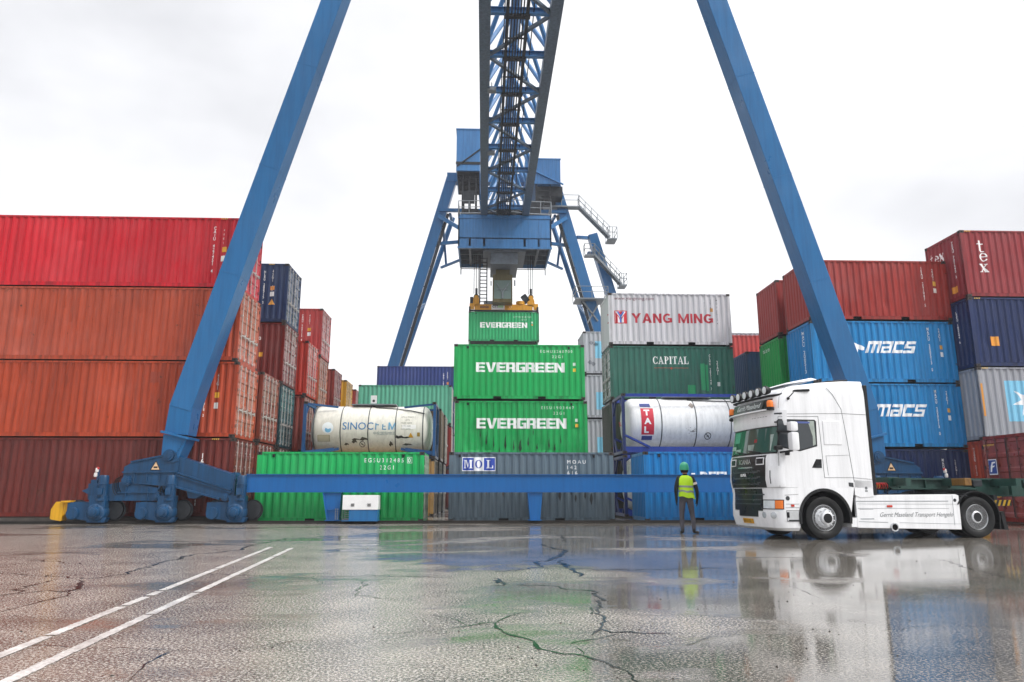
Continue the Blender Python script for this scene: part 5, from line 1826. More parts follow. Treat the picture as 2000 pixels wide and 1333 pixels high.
white_tank(.05, "white tank in a blue frame on the ground, mostly hidden behind the sky blue container", False)

# ------------------------------------------------------------------ the truck
TR = R(7.6)
truck = thing("truck_tractor", "white tractor truck with a high-roof sleeper cab and a row of roof lamps", "truck", (6.61, 16.72, 0), TR)
TW = 2.3
WHITE_T = paint('#e6e7e9', .22, 0.0, .2, .05, 0)
SEAM = plain('#3a3c3f', .6, name="seam")
LEV_TOP = [(1.17, .03, .28, 0.0), (1.35, .0, .28, 0), (1.85, .04, .28, 0), (1.97, .09, .28, 0), (2.60, .22, .28, 0), (2.66, .20, .28, 0), (2.98, .22, .28, .0), (3.28, .30, .28, 0.0), (3.46, .44, .28, .015), (3.56, .75, .26, .04), (3.64, 1.35, .22, .06), (3.69, 1.95, .12, .09)]
LEV_BOT = [(.20, .20, .22, .08), (.27, .08, .28, .02), (.5, .02, .28, 0), (.8, .03, .28, 0), (1.0, .05, .28, 0), (1.165, .035, .28, 0)]

def lev(levels, w):
    if w <= levels[0][0]: return levels[0][1:]
    for a, b in zip(levels, levels[1:]):
        if a[0] <= w <= b[0]:
            t = (w - a[0]) / (b[0] - a[0])
            return tuple(a[i] + (b[i] - a[i]) * t for i in (1, 2, 3))
    return levels[-1][1:]

BOW = .07
def peri(levels, s, w, off=0.0):
    """point on the cab skin; s runs along it from the start of the near front corner round the front"""
    uf, r, vi = lev(levels, w)
    A = r * pi / 2
    F = TW - 2 * vi - 2 * r
    if s < 0: return (uf + r - s, vi - off, w)
    if s < A:
        a = s / r
        return (uf + r - (r + off) * sin(a), vi + r - (r + off) * cos(a), w)
    if s < A + F:
        v = vi + r + (s - A)
        q = (v - TW / 2) / (F / 2)
        return (uf - off - BOW * (1 - q * q), v, w)
    s2 = s - A - F
    if s2 < A:
        a = s2 / r
        return (uf + r - (r + off) * cos(a), TW - vi - r + (r + off) * sin(a), w)
    return (uf + r + (s2 - A), TW - vi + off, w)

def loft(levels, ur, name, mat, parent, **kw):
    mb = MB()
    rings = []
    for w, uf, r, vi in levels:
        A = r * pi / 2; F = TW - 2 * vi - 2 * r
        ss = [A * k / 7 for k in range(7)] + [A + F * k / 8 for k in range(8)] + [A + F + A * k / 7 for k in range(8)]
        pts = [(max(ur, uf + r + .01), vi, w), ((ur + uf + r) / 2, vi, w)] + [peri(levels, s, w) for s in ss] + [((ur + uf + r) / 2, TW - vi, w), (max(ur, uf + r + .01), TW - vi, w)]
        rings.append(pts)
    n = len(rings[0])
    v = [p for q in rings for p in q]
    f = [(j * n + i, j * n + (i + 1) % n, (j + 1) * n + (i + 1) % n, (j + 1) * n + i) for j in range(len(rings) - 1) for i in range(n)]
    f += [tuple(range(n - 1, -1, -1)), tuple(range((len(rings) - 1) * n, len(rings) * n))]
    mb.add(v, f)
    return mb.build(name, mat, parent, **kw)

def fpatch(mb, levels, s0, s1, w0, w1, off, depth=.02, ns=14, nw=4, skew=0.0):
    """raised patch on the cab skin"""
    top, bot = [], []
    for j in range(nw + 1):
        w = w0 + (w1 - w0) * j / nw
        for i in range(ns + 1):
            k = skew * (1 - j / nw)
            s = (s0 + k) + (s1 - s0 - 2 * k) * i / ns
            top.append(peri(levels, s, w, off)); bot.append(peri(levels, s, w, off - depth))
    m = ns + 1; N_ = len(top)
    f = [(j * m + i, j * m + i + 1, (j + 1) * m + i + 1, (j + 1) * m + i) for j in range(nw) for i in range(ns)]
    for i in range(ns):
        f += [(i, i + 1, N_ + i + 1, N_ + i), (nw * m + i, nw * m + i + 1, N_ + nw * m + i + 1, N_ + nw * m + i)]
    for j in range(nw):
        f += [(j * m, (j + 1) * m, N_ + (j + 1) * m, N_ + j * m), (j * m + ns, (j + 1) * m + ns, N_ + (j + 1) * m + ns, N_ + j * m + ns)]
    mb.add(top + bot, f)

def side(mb, poly, off=.006, depth=.012):
    mb.prism(poly, lambda a, b, t: (a, t, b), -off, -off + depth)

def ftext(s, s0, w, h, color, off, levels=LEV_TOP, xs=1.0, parent=None, **kw):
    v, f, wd = text_geo(s, **kw)
    mb = MB()
    # seen from the front the writing runs from the truck's right (far side) to its left (near side)
    mb.add([peri(levels, s0 - a * h * xs, w + b * h, off) for a, b in v], f)
    return mb.build("lettering", color if not isinstance(color, str) else decal(color), parent or truck)

cab = loft(LEV_TOP, 2.54, "cab", WHITE_T, truck, smooth=35)
bumper = loft(LEV_BOT, .62, "bumper", WHITE_T, truck, smooth=35)
FS = .28 * pi + TW - .56       # whole way round the front
GLASS = newmat("windscreen_glass")[0]
gb = GLASS.node_tree.nodes["Principled BSDF"]
gb.inputs["Base Color"].default_value = (.03, .085, .066, 1); gb.inputs["Roughness"].default_value = .04; gb.inputs["IOR"].default_value = 1.52
DGLASS = newmat("side_glass")[0]
gb = DGLASS.node_tree.nodes["Principled BSDF"]
gb.inputs["Base Color"].default_value = (.035, .042, .048, 1); gb.inputs["Roughness"].default_value = .04
mb = MB(); fpatch(mb, LEV_TOP, .2, FS - .2, 1.985, 2.57, .008, .02, 26, 6); ws = mb.build("windscreen", GLASS, cab, smooth=40)
mb = MB()
for a, b_, c, d in ((.17, FS - .17, 1.95, 1.985), (.17, FS - .17, 2.57, 2.59), (.17, .2, 1.985, 2.57), (FS - .2, FS - .17, 1.985, 2.57)):
    fpatch(mb, LEV_TOP, a, b_, c, d, .012, .02, 20 if b_ - a > 1 else 2, 2)
mb.build("windscreen_seal", BLACK, ws)
mb = MB()
for s0 in (.7, 1.35, 2.0):
    a, b_ = peri(LEV_TOP, s0, 1.99, .03), peri(LEV_TOP, s0 + .5, 2.05, .03)
    mb.tube(a, b_, .014, 5)
pieces(mb, "wiper", BLACK, ws)
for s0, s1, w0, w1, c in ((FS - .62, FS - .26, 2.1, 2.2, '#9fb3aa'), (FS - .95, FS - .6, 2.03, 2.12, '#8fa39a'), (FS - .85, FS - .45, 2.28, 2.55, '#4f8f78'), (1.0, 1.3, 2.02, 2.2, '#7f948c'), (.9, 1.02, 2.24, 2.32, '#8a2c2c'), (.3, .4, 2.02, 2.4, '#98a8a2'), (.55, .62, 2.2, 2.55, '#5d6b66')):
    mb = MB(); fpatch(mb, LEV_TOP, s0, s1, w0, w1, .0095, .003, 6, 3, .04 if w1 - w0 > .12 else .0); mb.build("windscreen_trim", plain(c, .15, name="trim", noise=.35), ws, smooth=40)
mb = MB(); fpatch(mb, LEV_TOP, .02, FS - .02, 2.60, 2.96, .03, .04, 26, 4); mb.build("visor_panel", WHITE_T, cab, smooth=40)
mb = MB()
for s0, w0 in ((.12, 2.86), (.12, 2.66)):
    fpatch(mb, LEV_TOP, s0, s0 + .16, w0, w0 + .035, .034, .01, 3, 1)
for s0 in (.5, .6, .7, .8, .95, 1.05):
    fpatch(mb, LEV_TOP, s0, s0 + .07, 2.83, 2.838, .034, .01, 2, 1)
mb.build("visor_slot", SEAM, cab)
mb = MB(); fpatch(mb, LEV_TOP, .55, FS - .55, 3.0, 3.22, .12, .16, 20, 3, .04); lsign = mb.build("light_sign", plain('#1c2724', .25, name="sign_glass"), cab, smooth=40)
ftext("Gerrit Maseland", FS - .85, 3.06, .12, '#cfd6d4', .124, shear=.35, parent=lsign, xs=1.0)
mb = MB(); fpatch(mb, LEV_TOP, .4, FS - .4, 2.965, 2.995, .15, .18, 20, 1); mb.build("sign_shelf", WHITE_T, cab, smooth=40)
ORG = plain('#e2741a', .25, name="amber_lens", noise=.05)
for s0 in (.36, FS - .36):
    mb = MB(); mb.lathe([(.075, 0), (.075, .12), (.05, .16), (0, .17)], peri(LEV_TOP, s0, 3.04, .07), (0, 0, 1), 16); be = mb.build("beacon", ORG, cab, smooth=40)
    mb = MB(); mb.lathe([(.085, -.07), (.085, 0.0)], peri(LEV_TOP, s0, 3.04, .07), (0, 0, 1), 16); mb.build("beacon_base", BLACK, be, smooth=40)
mb = MB(); mb.lathe([(.0, -.06), (.045, -.04), (.05, .0), (.03, .05), (0, .06)], peri(LEV_TOP, FS - .5, 2.9, .14), (-1, 0, 0), 12); mb.build("horn", BLACK, cab, smooth=40)
# roof lamp bar
mb = MB()
bar = [(1.1, -.02, 3.44), (.75, .02, 3.42), (.4, .12, 3.33), (.24, .3, 3.32), (.2, .8, 3.32), (.19, 1.2, 3.32), (.2, 1.6, 3.32), (.24, 2.1, 3.32), (.4, 2.28, 3.33), (.75, 2.38, 3.42), (1.1, 2.42, 3.44)]
mb.pipe(bar, .03, 8)
mb.pipe([(x_ + .02, y_, z_ - .09) for x_, y_, z_ in bar[2:-2]], .022, 8)
lb = mb.build("lamp_bar", BLACK, cab, smooth=60)
for k in range(6):
    v_ = .36 + k * .335
    c = (.2, v_, 3.46)
    mb = MB(); mb.lathe([(0, -.12), (.07, -.1), (.105, -.02), (.115, .02), (.115, .04), (.1, .045)], c, (-1, 0, 0), 20); la = mb.build("spot_lamp", BLACK, lb, smooth=40)
    mb = MB(); mb.lathe([(.1, .03), (.085, .05), (.0, .06)], c, (-1, 0, 0), 20); mb.build("lens", plain('#d8dde0', .12, name="lamp_lens", noise=.05), lb, smooth=40)
mb = MB()
mb.add([(.62, .25, 3.6), (.62, 2.15, 3.6), (1.5, 2.2, 3.74), (1.5, .2, 3.74), (.75, .35, 3.66), (.75, 2.05, 3.66), (1.42, 2.05, 3.8), (1.42, .35, 3.8)], [(0, 1, 5, 4), (1, 2, 6, 5), (2, 3, 7, 6), (3, 0, 4, 7), (4, 5, 6, 7), (3, 2, 1, 0)])
mb.build("roof_hatch", WHITE_T, cab, bevel=.03)
mb = MB(); mb.pipe([(1.3, .12, 3.62), (1.7, .1, 3.68), (2.2, .1, 3.72)], .018, 6); mb.lathe([(.03, 0), (.03, .14)], (1.75, .5, 3.66), (0, 0, 1), 8); mb.build("roof_trim", BLACK, cab)
mb = MB(); mb.tube((.55, -.01, 3.24), (.62, -.14, 3.36), .012, 6); mb.lathe([(.035, 0), (.03, .03)], (.55, 0, 3.23), (0, -1, 0), 10); mb.build("antenna", BLACK, cab)
# grille
GR_B = plain('#16191b', .3, name="grille_black", noise=.2)
mb = MB(); fpatch(mb, LEV_TOP, .46, FS - .46, 1.175, 1.92, .012, .03, 24, 6); gr = mb.build("grille", GR_B, cab, smooth=40)
mb = MB()
for w_ in (1.24, 1.38, 1.52):
    fpatch(mb, LEV_TOP, .72, FS - .72, w_, w_ + .03, .035, .03, 20, 1)
    fpatch(mb, LEV_TOP, .64, .74, w_ + .03, w_ + .055, .035, .03, 3, 1); fpatch(mb, LEV_TOP, FS - .74, FS - .64, w_ + .03, w_ + .055, .035, .03, 3, 1)
pieces(mb, "grille_bar", plain('#5b6064', .3, .6, name="grille_bar"), gr)
mb = MB(); fpatch(mb, LEV_TOP, .95, FS - .95, 1.63, 1.665, .03, .03, 16, 1); mb.build("chrome_strip", CHROME, gr)
mb = MB()
for s0 in (.5, FS - .8):
    fpatch(mb, LEV_TOP, s0, s0 + .3, 1.7, 1.875, .022, .02, 4, 2)
pieces(mb, "vent_frame", WHITE_T, gr)
mb = MB()
for s0 in (.525, FS - .775):
    fpatch(mb, LEV_TOP, s0, s0 + .25, 1.725, 1.85, .027, .02, 4, 2)
pieces(mb, "vent_mesh", GR_B, gr)
ftext("SCANIA", FS - .98, 1.73, .115, CHROME, .02, xs=1.15, bold=.03, parent=gr)
ftext("SUPER", FS - 1.16, 1.435, .07, '#e8e8e8', .05, xs=1.1, bold=.03, parent=gr)
mb = MB(); fpatch(mb, LEV_BOT, .66, FS - .56, .64, 1.15, .012, .03, 24, 4, .0); lg = mb.build("lower_grille", GR_B, bumper, smooth=40)
mb = MB()
for w_ in (.78, .88):
    fpatch(mb, LEV_BOT, .7, FS - .7, w_, w_ + .025, .03, .03, 20, 1)
fpatch(mb, LEV_BOT, .6, FS - .6, 1.0, 1.03, .03, .03, 20, 1)
for s0 in (.9, 1.7):
    fpatch(mb, LEV_BOT, s0, s0 + .1, 1.07, 1.09, .03, .03, 3, 1)
pieces(mb, "grille_bar", plain('#5b6064', .3, .6, name="grille_bar"), lg)
mb = MB(); fpatch(mb, LEV_BOT, .85, FS - .85, .5, .655, .014, .03, 16, 2); mb.build("air_intake", GR_B, bumper)
mb = MB(); fpatch(mb, LEV_BOT, .06, .66, .68, .9, .008, .03, 12, 3); hl = mb.build("headlight", BLACK, bumper, smooth=40)
mb = MB(); fpatch(mb, LEV_BOT, .26, .62, .7, .88, .014, .02, 8, 3); mb.build("headlight_lens", plain('#cfd5d8', .08, name="clear_lens", noise=.2), hl, smooth=40)
mb = MB(); fpatch(mb, LEV_BOT, .08, .25, .7, .88, .014, .02, 6, 3); mb.build("turn_signal", ORG, hl, smooth=40)
for s0 in (.3, .62):
    p0, p1 = peri(LEV_BOT, s0, .55, 0), peri(LEV_BOT, s0, .55, .1)
    d = Vector(p1) - Vector(p0)
    mb = MB(); mb.lathe([(.075, -.02), (.075, .012), (.06, .016), (.0, .02)], p0, d, 18); mb.build("fog_lamp", plain('#c2c7ca', .15, .4, name="fog_lens"), bumper, smooth=40)
mb = MB(); fpatch(mb, LEV_BOT, 1.1, 1.62, .335, .45, .012, .03, 8, 1); npl = mb.build("number_plate", plain('#c99416', .4, name="plate_yellow"), bumper)
ftext("BX-LV-52", 1.57, .36, .065, '#1d1c1a', .015, LEV_BOT, parent=npl)
# side of the cab
mb = MB(); side(mb, [(.22, 2.1), (.5, 2.04), (.75, 2.0), (1.2, 2.12), (1.22, 2.7), (1.18, 2.74), (.26, 2.74), (.22, 2.7)], .004, .01); sw = mb.build("side_window", BLACK, cab)
mb = MB(); side(mb, [(.25, 2.12), (.5, 2.06), (.75, 2.03), (1.17, 2.14), (1.19, 2.69), (1.16, 2.71), (.28, 2.71), (.25, 2.68)], .008, .01); mb.build("window_glass", DGLASS, sw)
mb = MB(); side(mb, [(1.0, 2.71), (1.16, 2.71), (1.165, 2.16), (1.09, 2.13), (1.1, 2.35)], .0095, .001); mb.build("curtain", plain('#9aa39c', .7, name="curtain_cloth", noise=.25), sw)
mb = MB(); side(mb, [(.68, 2.65), (1.05, 2.65), (1.05, 2.69), (.68, 2.69)], .0096, .001); mb.build("window_sticker", plain('#4b5a94', .5), sw)
mb = MB()
def seam(pts, w=.007):
    for (a, b), (c, d) in zip(pts, pts[1:]):
        mb.beam((a, -.002, b), (c, -.002, d), w, .006, up=(0, 1, 0))
seam([(.18, 1.18), (.2, 2.0), (.26, 2.8), (1.28, 2.82), (1.3, 2.3), (1.32, 1.4)])
seam([(.28, 3.0), (.33, 3.3), (.5, 3.5)]); seam([(.3, 2.86), (1.9, 2.9), (2.54, 2.88)])
seam([(1.55, 3.52), (1.7, 3.36), (1.9, 3.0), (1.98, 2.3), (2.06, 1.4), (2.07, 1.3)])
seam([(1.32, 1.4), (2.06, 1.4), (2.54, 1.36)], .006); seam([(1.4, 1.9), (2.0, 1.92)], .004); seam([(1.42, 1.45), (1.4, 1.9)], .004)
mb.build("door_seam", SEAM, cab)
mb = MB(); mb.box(1.38, 1.84, -.014, .01, 2.16, 2.72); mb.build("side_panel", WHITE_T, cab, bevel=.016)
mb = MB(); side(mb, [(1.02, 1.62), (1.27, 1.62), (1.28, 1.82), (1.14, 1.82)], .004, .01); dh = mb.build("door_handle", BLACK, cab)
mb = MB(); mb.box(1.12, 1.26, -.02, -.004, 1.63, 1.67); mb.build("handle_grip", STEEL_D, dh, bevel=.005)
mb = MB(); fpatch(mb, LEV_TOP, -.02, .34, 1.19, 1.66, .03, .05, 8, 4); mb.build("corner_deflector", WHITE_T, cab, smooth=40)
mb = MB(); fpatch(mb, LEV_TOP, .28, .30, 1.26, 1.56, .034, .02, 1, 2); mb.build("deflector_slot", SEAM, cab)
for z0, z1, y0 in ((2.0, 2.42, -.26), (2.44, 2.66, -.25)):
    mb = MB(); mb.box(.36, .55, y0 - .1, y0 + .1, z0, z1); mir = mb.build("mirror", WHITE_T, cab, bevel=.05, smooth=50)
mb = MB(); mb.beam((.2, 0, 2.45), (.42, -.25, 2.43), .05, .05); mb.beam((.25, 0, 1.97), (.42, -.25, 2.0), .05, .04); mb.lathe([(.05, 0), (.06, .08), (0, .1)], (.38, -.08, 1.9), (0, 0, 1), 12); pieces(mb, "mirror_arm", BLACK, cab)
mb = MB(); mb.box(.05, .22, -.2, -.05, 2.02, 2.12); mb.build("kerb_mirror", BLACK, cab, bevel=.03)
mb = MB(); mb.box(2.545, 2.64, .0, .12, 1.0, 3.6); mb.box(2.545, 2.64, TW - .12, TW, 1.0, 3.6); pieces(mb, "side_fairing", BLACK, cab, bevel=.02)
mb = MB(); side(mb, [(2.06, 1.0), (2.2, .94), (2.54, .96), (2.54, 1.33), (2.06, 1.35)], .0, .4); cp = mb.build("rear_corner_panel", WHITE_T, cab, bevel=.01)
mb = MB(); mb.lathe([(.035, 0), (.035, .003)], (2.36, -.001, 1.16), (0, -1, 0), 12); mb.box(2.325, 2.395, -.003, -.001, 1.08, 1.11); mb.build("emblem", plain('#6c6f72', .4), cp)
mb = MB(); side(mb, [(1.92, 1.2), (2.04, 1.18), (2.04, 1.28), (1.92, 1.29)], .004, .01); mb.build("marker_recess", SEAM, cab)
# wheel arch panel round the front wheel
UW, WR = 1.26, .485
def arch_panel(u0, u1, w1, r, v0, v1, name, mat, par, bottom=.28):
    mb = MB()
    n = 20
    arc = [(UW + r * cos(pi * k / n), .49 + r * sin(pi * k / n)) for k in range(n + 1)]
    top = [(u1 + (u0 - u1) * k / n, w1) for k in range(n + 1)]
    v = [(a, v0, b) for a, b in arc] + [(a, v0, b) for a, b in top] + [(a, v1, b) for a, b in arc] + [(a, v1, b) for a, b in top]
    m = n + 1
    f = [(k, k + 1, m + k + 1, m + k) for k in range(n)] + [(2 * m + k, 2 * m + k + 1, 3 * m + k + 1, 3 * m + k) for k in range(n)] + [(k, k + 1, 2 * m + k + 1, 2 * m + k) for k in range(n)]
    mb.add(v, f)
    mb.box(u0, UW - r, v0, v1, bottom, .49)
    mb.box(UW + r, u1, v0, v1, bottom, .49)
    return mb.build(name, mat, par)
for v0, v1 in ((0.0, .5), (TW - .5, TW)):
    arch_panel(.62, 2.05, 1.17, .64, v0, v1, "wheel_arch", WHITE_T, cab)
mb = MB()
for v0, v1 in ((-.02, .42), (TW - .42, TW + .02)):
    n = 22
    o_ = [(UW + .665 * cos(R(-12) + R(204) * k / n), .49 + .665 * sin(R(-12) + R(204) * k / n)) for k in range(n + 1)]
    i_ = [(UW + .60 * cos(R(-12) + R(204) * k / n), .49 + .60 * sin(R(-12) + R(204) * k / n)) for k in range(n + 1)]
    m = n + 1
    v = [(a, v0, b) for a, b in o_] + [(a, v0, b) for a, b in i_] + [(a, v1, b) for a, b in o_] + [(a, v1, b) for a, b in i_]
    mb.add(v, [(k, k + 1, m + k + 1, m + k) for k in range(n)] + [(k, k + 1, 2 * m + k + 1, 2 * m + k) for k in range(n)] + [(m + k, m + k + 1, 3 * m + k + 1, 3 * m + k) for k in range(n)])
pieces(mb, "mudguard_lip", BLACK, cab, smooth=30)
mb = MB(); mb.box(.7, 2.0, .5, TW - .5, .55, 1.16); mb.build("engine_block", DARK_HOLE, truck)
# step well and details behind the front corner
mb = MB(); side(mb, [(.30, .42), (.62, .42), (.62, .66), (.30, .66)], .004, .01); st = mb.build("step_well", plain('#b9bbbd', .5, name="step_metal"), bumper)
mb = MB(); seam([(.30, .42), (.62, .42)], .012); seam([(.30, .66), (.62, .66)], .008); seam([(.30, .42), (.30, .66)], .008); seam([(.28, .72), (.62, .72)], .006); seam([(.3, .8), (.62, .8)], .006); seam([(.28, 1.0), (.62, 1.02)], .006)
mb.build("panel_seam", SEAM, bumper)
mb = MB(); mb.box(.30, .36, -.012, -.004, .5, .62); mb.box(.34, .6, -.02, -.004, .43, .45); pieces(mb, "step_tread", BLACK, st)
mb = MB(); mb.lathe([(.05, 0), (.05, .005)], (.35, 0, .93), (0, -1, 0), 14); mb.build("fuel_flap", SEAM, bumper)
RED_L = plain('#b8321f', .25, name="marker_lens", noise=.1)
mb = MB(); mb.box(.42, .5, -.015, 0, .74, .79); mb.build("side_marker", RED_L, bumper, bevel=.004)
# side skirt
for near in (1, 0):
    v0, v1 = (.015, .09) if near else (TW - .09, TW - .015)
    mb = MB(); mb.prism([(2.07, .26), (4.78, .20), (4.80, .99), (4.72, 1.02), (2.1, 1.0), (2.07, .9)], lambda a, b, t: (a, t, b), v0, v1)
    sk = mb.build("side_skirt", WHITE_T, truck, bevel=.012)
    if near:
        mb = MB()
        for (a, b), (c, d), w_ in (((2.08, .86), (4.5, .86), .018), ((2.1, .80), (4.7, .79), .006), ((2.1, .7), (4.5, .69), .006), ((2.1, .4), (2.85, .38), .012), ((3.15, .37), (4.78, .33), .006), ((4.6, .3), (4.62, 1.0), .008), ((2.15, .68), (2.5, .68), .008), ((2.15, .46), (2.5, .46), .02)):
            mb.beam((a, v0 - .002, b), (c, v0 - .002, d), w_, .006, up=(0, 1, 0))
        mb.build("panel_seam", plain('#8d9195', .5, name="groove"), sk)
        mb = MB(); mb.box(2.86, 3.0, v0 - .015, v0, .72, .77); mb.build("side_marker", RED_L, sk, bevel=.004)
        v, f, wd = text_geo("Gerrit Maseland Transport Hengelo", shear=.45)
        mb = MB(); mb.add([(2.66 + a * .125 * .98, v0 - .004, .47 + b * .135) for a, b in v], f); mb.build("lettering", decal('#6a6d70', .1), sk)
        mb = MB(); mb.lathe([(.1, 0), (.1, .03), (.075, .03), (.075, -.02), (0, -.02)], (3.0, v0, .27), (0, -1, 0), 18); mb.build("exhaust_outlet", CHROME, sk, smooth=40)
        mb = MB(); mb.lathe([(.07, 0.0315), (.0, .0315)], (3.0, v0, .27), (0, -1, 0), 18); mb.build("exhaust_hole", DARK_HOLE, sk)
        mb = MB(); mb.lathe([(.04, 0), (.04, .006), (.02, .01)], (4.68, v0, .88), (0, -1, 0), 12); mb.build("emblem", STEEL_D, sk)
mb = MB()
for v_ in (.75, 1.6):
    mb.box(.8, 6.3, v_ - .04, v_ + .04, .72, 1.0)
mb.box(2.4, 4.7, .12, TW - .12, .5, .98)
mb.box(2.35, 4.7, .05, TW - .05, 1.0, 1.02)
mb.box(2.4, 2.9, .5, 1.9, 1.02, 1.25)
mb.box(6.2, 6.3, .5, 1.9, .7, 1.0)
mb.build("chassis", STEEL_D, truck)
mb = MB(); mb.lathe([(.0, 0), (.45, 0), (.45, .08), (0, .08)], (5.1, 1.2, 1.05), (0, 0, 1), 24); mb.box(4.75, 5.7, .75, 1.65, 1.0, 1.06); mb.build("fifth_wheel", STEEL_D, truck)
for j, (c, v_) in enumerate((('#b3202a', .55), ('#c9b23a', .85), ('#2b2d30', 1.0))):
    mb = MB()
    pts = []
    for k in range(90):
        a = k * .9
        pts.append((2.5 + .012 * k * .75, v_ + .07 * cos(a), 1.22 + .07 * sin(a)))
    mb.pipe(pts, .012, 5)
    mb.build("air_hose", plain(c, .4), truck, smooth=60)

# wheels
def tyre_mesh(wd):
    mb = MB()
    r = WR
    mb.lathe([(.29, -.0), (.33, -.03), (.42, -.045), (.47, -.03), (r, .02), (r, .06), (r - .012, .065), (r - .012, .08), (r, .085), (r, wd / 2 - .01), (r - .012, wd / 2 - .005), (r - .012, wd / 2 + .005), (r, wd / 2 + .01), (r, wd - .05), (.47, wd), (.3, wd)], (0, 0, 0), (0, 1, 0), 44)
    return mb.mesh("tyre", RUBBER, 40)
def rim_mesh(front):
    mb = MB()
    if front:
        mb.lathe([(.30, .0), (.29, -.02), (.275, .03), (.255, .03), (.19, -.05), (.15, -.06), (.14, -.13), (.1, -.15), (0, -.155)], (0, 0, 0), (0, 1, 0), 36)
        rb, ub = .19, -.055
    else:
        mb.lathe([(.30, .0), (.29, -.025), (.278, .02), (.262, .055), (.21, .065), (.15, .055), (.14, -.01), (.11, -.03), (0, -.03)], (0, 0, 0), (0, 1, 0), 36)
        rb, ub = .178, .06
    for k in range(10):
        a = k * pi / 5
        mb.lathe([(.017, 0), (.017, .05), (.01, .06), (0, .06)], (rb * cos(a), ub, rb * sin(a)), (0, -1, 0), 6)
    mb.mi = 1
    for k in range(10):
        a = (k + .5) * pi / 5
        c = Vector((.232 * cos(a), .004 if front else .056, .232 * sin(a)))
        mb.lathe([(.024 if front else .034, 0), (.022 if front else .032, .006)], c, (.25 * cos(a) if front else 0, -1, .25 * sin(a) if front else 0), 10)
    mb.lathe([(.11, -.152), (.0, -.158)] if front else [(.135, -.012), (.105, -.034), (.0, -.035)], (0, 0, 0), (0, 1, 0), 18)
    return mb.mesh("rim", [plain('#d6d8db', .3, .2, name="rim_metal", noise=.15), BLACK], 35)
TY_F, TY_R, RM_F, RM_R = tyre_mesh(.31), tyre_mesh(.56), rim_mesh(True), rim_mesh(False)
for u_, fr in ((UW, True), (UW + 4.0, False)):
    for near in (True, False):
        w = link("wheel", TY_F if fr else TY_R, truck, (u_, .06 if near else TW - .06, WR))
        if not near: w.rotation_euler = (0, 0, pi)
        else: w.rotation_euler = (0, R(17), 0)
        link("rim", RM_F if fr else RM_R, w)
for v0, v1 in ((.0, .62), (TW - .62, TW)):
    mb = MB()
    n = 22
    pr = [(UW + 4.0 + .60 * cos(R(-18) + R(170) * k / n), .5 + .60 * sin(R(-18) + R(170) * k / n)) for k in range(n + 1)]
    pr2 = [(UW + 4.0 + .575 * cos(R(-18) + R(170) * k / n), .5 + .575 * sin(R(-18) + R(170) * k / n)) for k in range(n + 1)]
    m = n + 1
    mb.add([(a, v0, b) for a, b in pr] + [(a, v1, b) for a, b in pr] + [(a, v0, b) for a, b in pr2] + [(a, v1, b) for a, b in pr2],
           [(k, k + 1, m + k + 1, m + k) for k in range(n)] + [(2 * m + k, 2 * m + k + 1, 3 * m + k + 1, 3 * m + k) for k in range(n)] + [(k, k + 1, 2 * m + k + 1, 2 * m + k) for k in range(n)])
    mb.box(UW + 4.0 + .56, UW + 4.0 + .60, v0 + .02, v1 - .02, .2, .42)
    mb.prism([(UW + 4.66, .2), (UW + 4.78, .18), (UW + 4.7, .62), (UW + 4.62, .6)], lambda a, b, t: (a, t, b), v0, v1)
    for k in range(9):
        a = R(70 + 8.5 * k)
        mb.beam((UW + 4.0 + .605 * cos(a), v0 + .03, .5 + .605 * sin(a)), (UW + 4.0 + .605 * cos(a), v1 - .03, .5 + .605 * sin(a)), .02, .02)
    mb.build("mudguard", BLACK, truck, smooth=30)

# ------------------------------------------------------------------ the trailer behind it
trl = thing("skeletal_trailer", "dark green skeletal trailer coupled to the white truck", "trailer", (6.61, 16.72, 0), TR)
TGREEN = paint('#1f423b', .45, .4, .45, .2, 0)
for v_ in (.78, 1.62):
    mb = MB()
    for z0, z1, hw in ((1.37, 1.41, .09), (1.14, 1.17, .09), (1.16, 1.38, .012)):
        mb.box(3.55, 6.0, v_ - hw, v_ + hw, z0, z1)
    for z0, z1, hw in ((1.37, 1.41, .09), (.96, .99, .09), (.98, 1.38, .012)):
        mb.box(6.0, 14.0, v_ - hw, v_ + hw, z0, z1)
    for k in range(8):
        mb.box(3.8 + k * .7, 3.82 + k * .7, v_ - .08, v_ + .08, 1.17, 1.37)
    mb.build("frame_beam", TGREEN, trl)
mb = MB()
for u_ in (3.4, 5.0, 6.4, 9.0, 12.0):
    mb.box(u_, u_ + .14, -.02, TW + .02, 1.22, 1.40)
pieces(mb, "cross_beam", TGREEN, trl)
mb = MB(); mb.box(3.3, 3.6, .45, 1.95, 1.19, 1.425); mb.box(3.55, 5.7, .74, 1.66, 1.12, 1.14); mb.build("front_bolster", TGREEN, trl, bevel=.02)
mb = MB(); mb.box(4.98, 5.16, -.03, .4, 1.225, 1.40); mb.build("twist_lock", paint('#7d5a28', .5, .6, .5, .1, 0), trl, bevel=.01)
mb = MB(); mb.box(5.2, 5.45, -.03, .3, 1.2, 1.36); mb.build("twist_lock", STEEL_D, trl, bevel=.02)
for v_ in (.1, TW - .25):
    mb = MB(); mb.box(6.85, 7.0, v_, v_ + .15, .45, 1.3); mb.box(6.88, 6.97, v_ + .03, v_ + .12, .12, .45); mb.box(6.75, 7.1, v_ - .06, v_ + .2, .06, .13); mb.box(6.8, 7.08, v_ - .1, v_, .75, 1.1)
    for k in range(7): mb.lathe([(.015, 0), (.015, .02)], (6.83, v_ - .1, .55 + k * .09), (0, -1, 0), 6)
    mb.build("landing_leg", BLACK, trl)
mb = MB(); mb.box(6.75, 7.05, .5, .6, 1.0, 1.38); mb.build("side_bracket", TGREEN, trl)
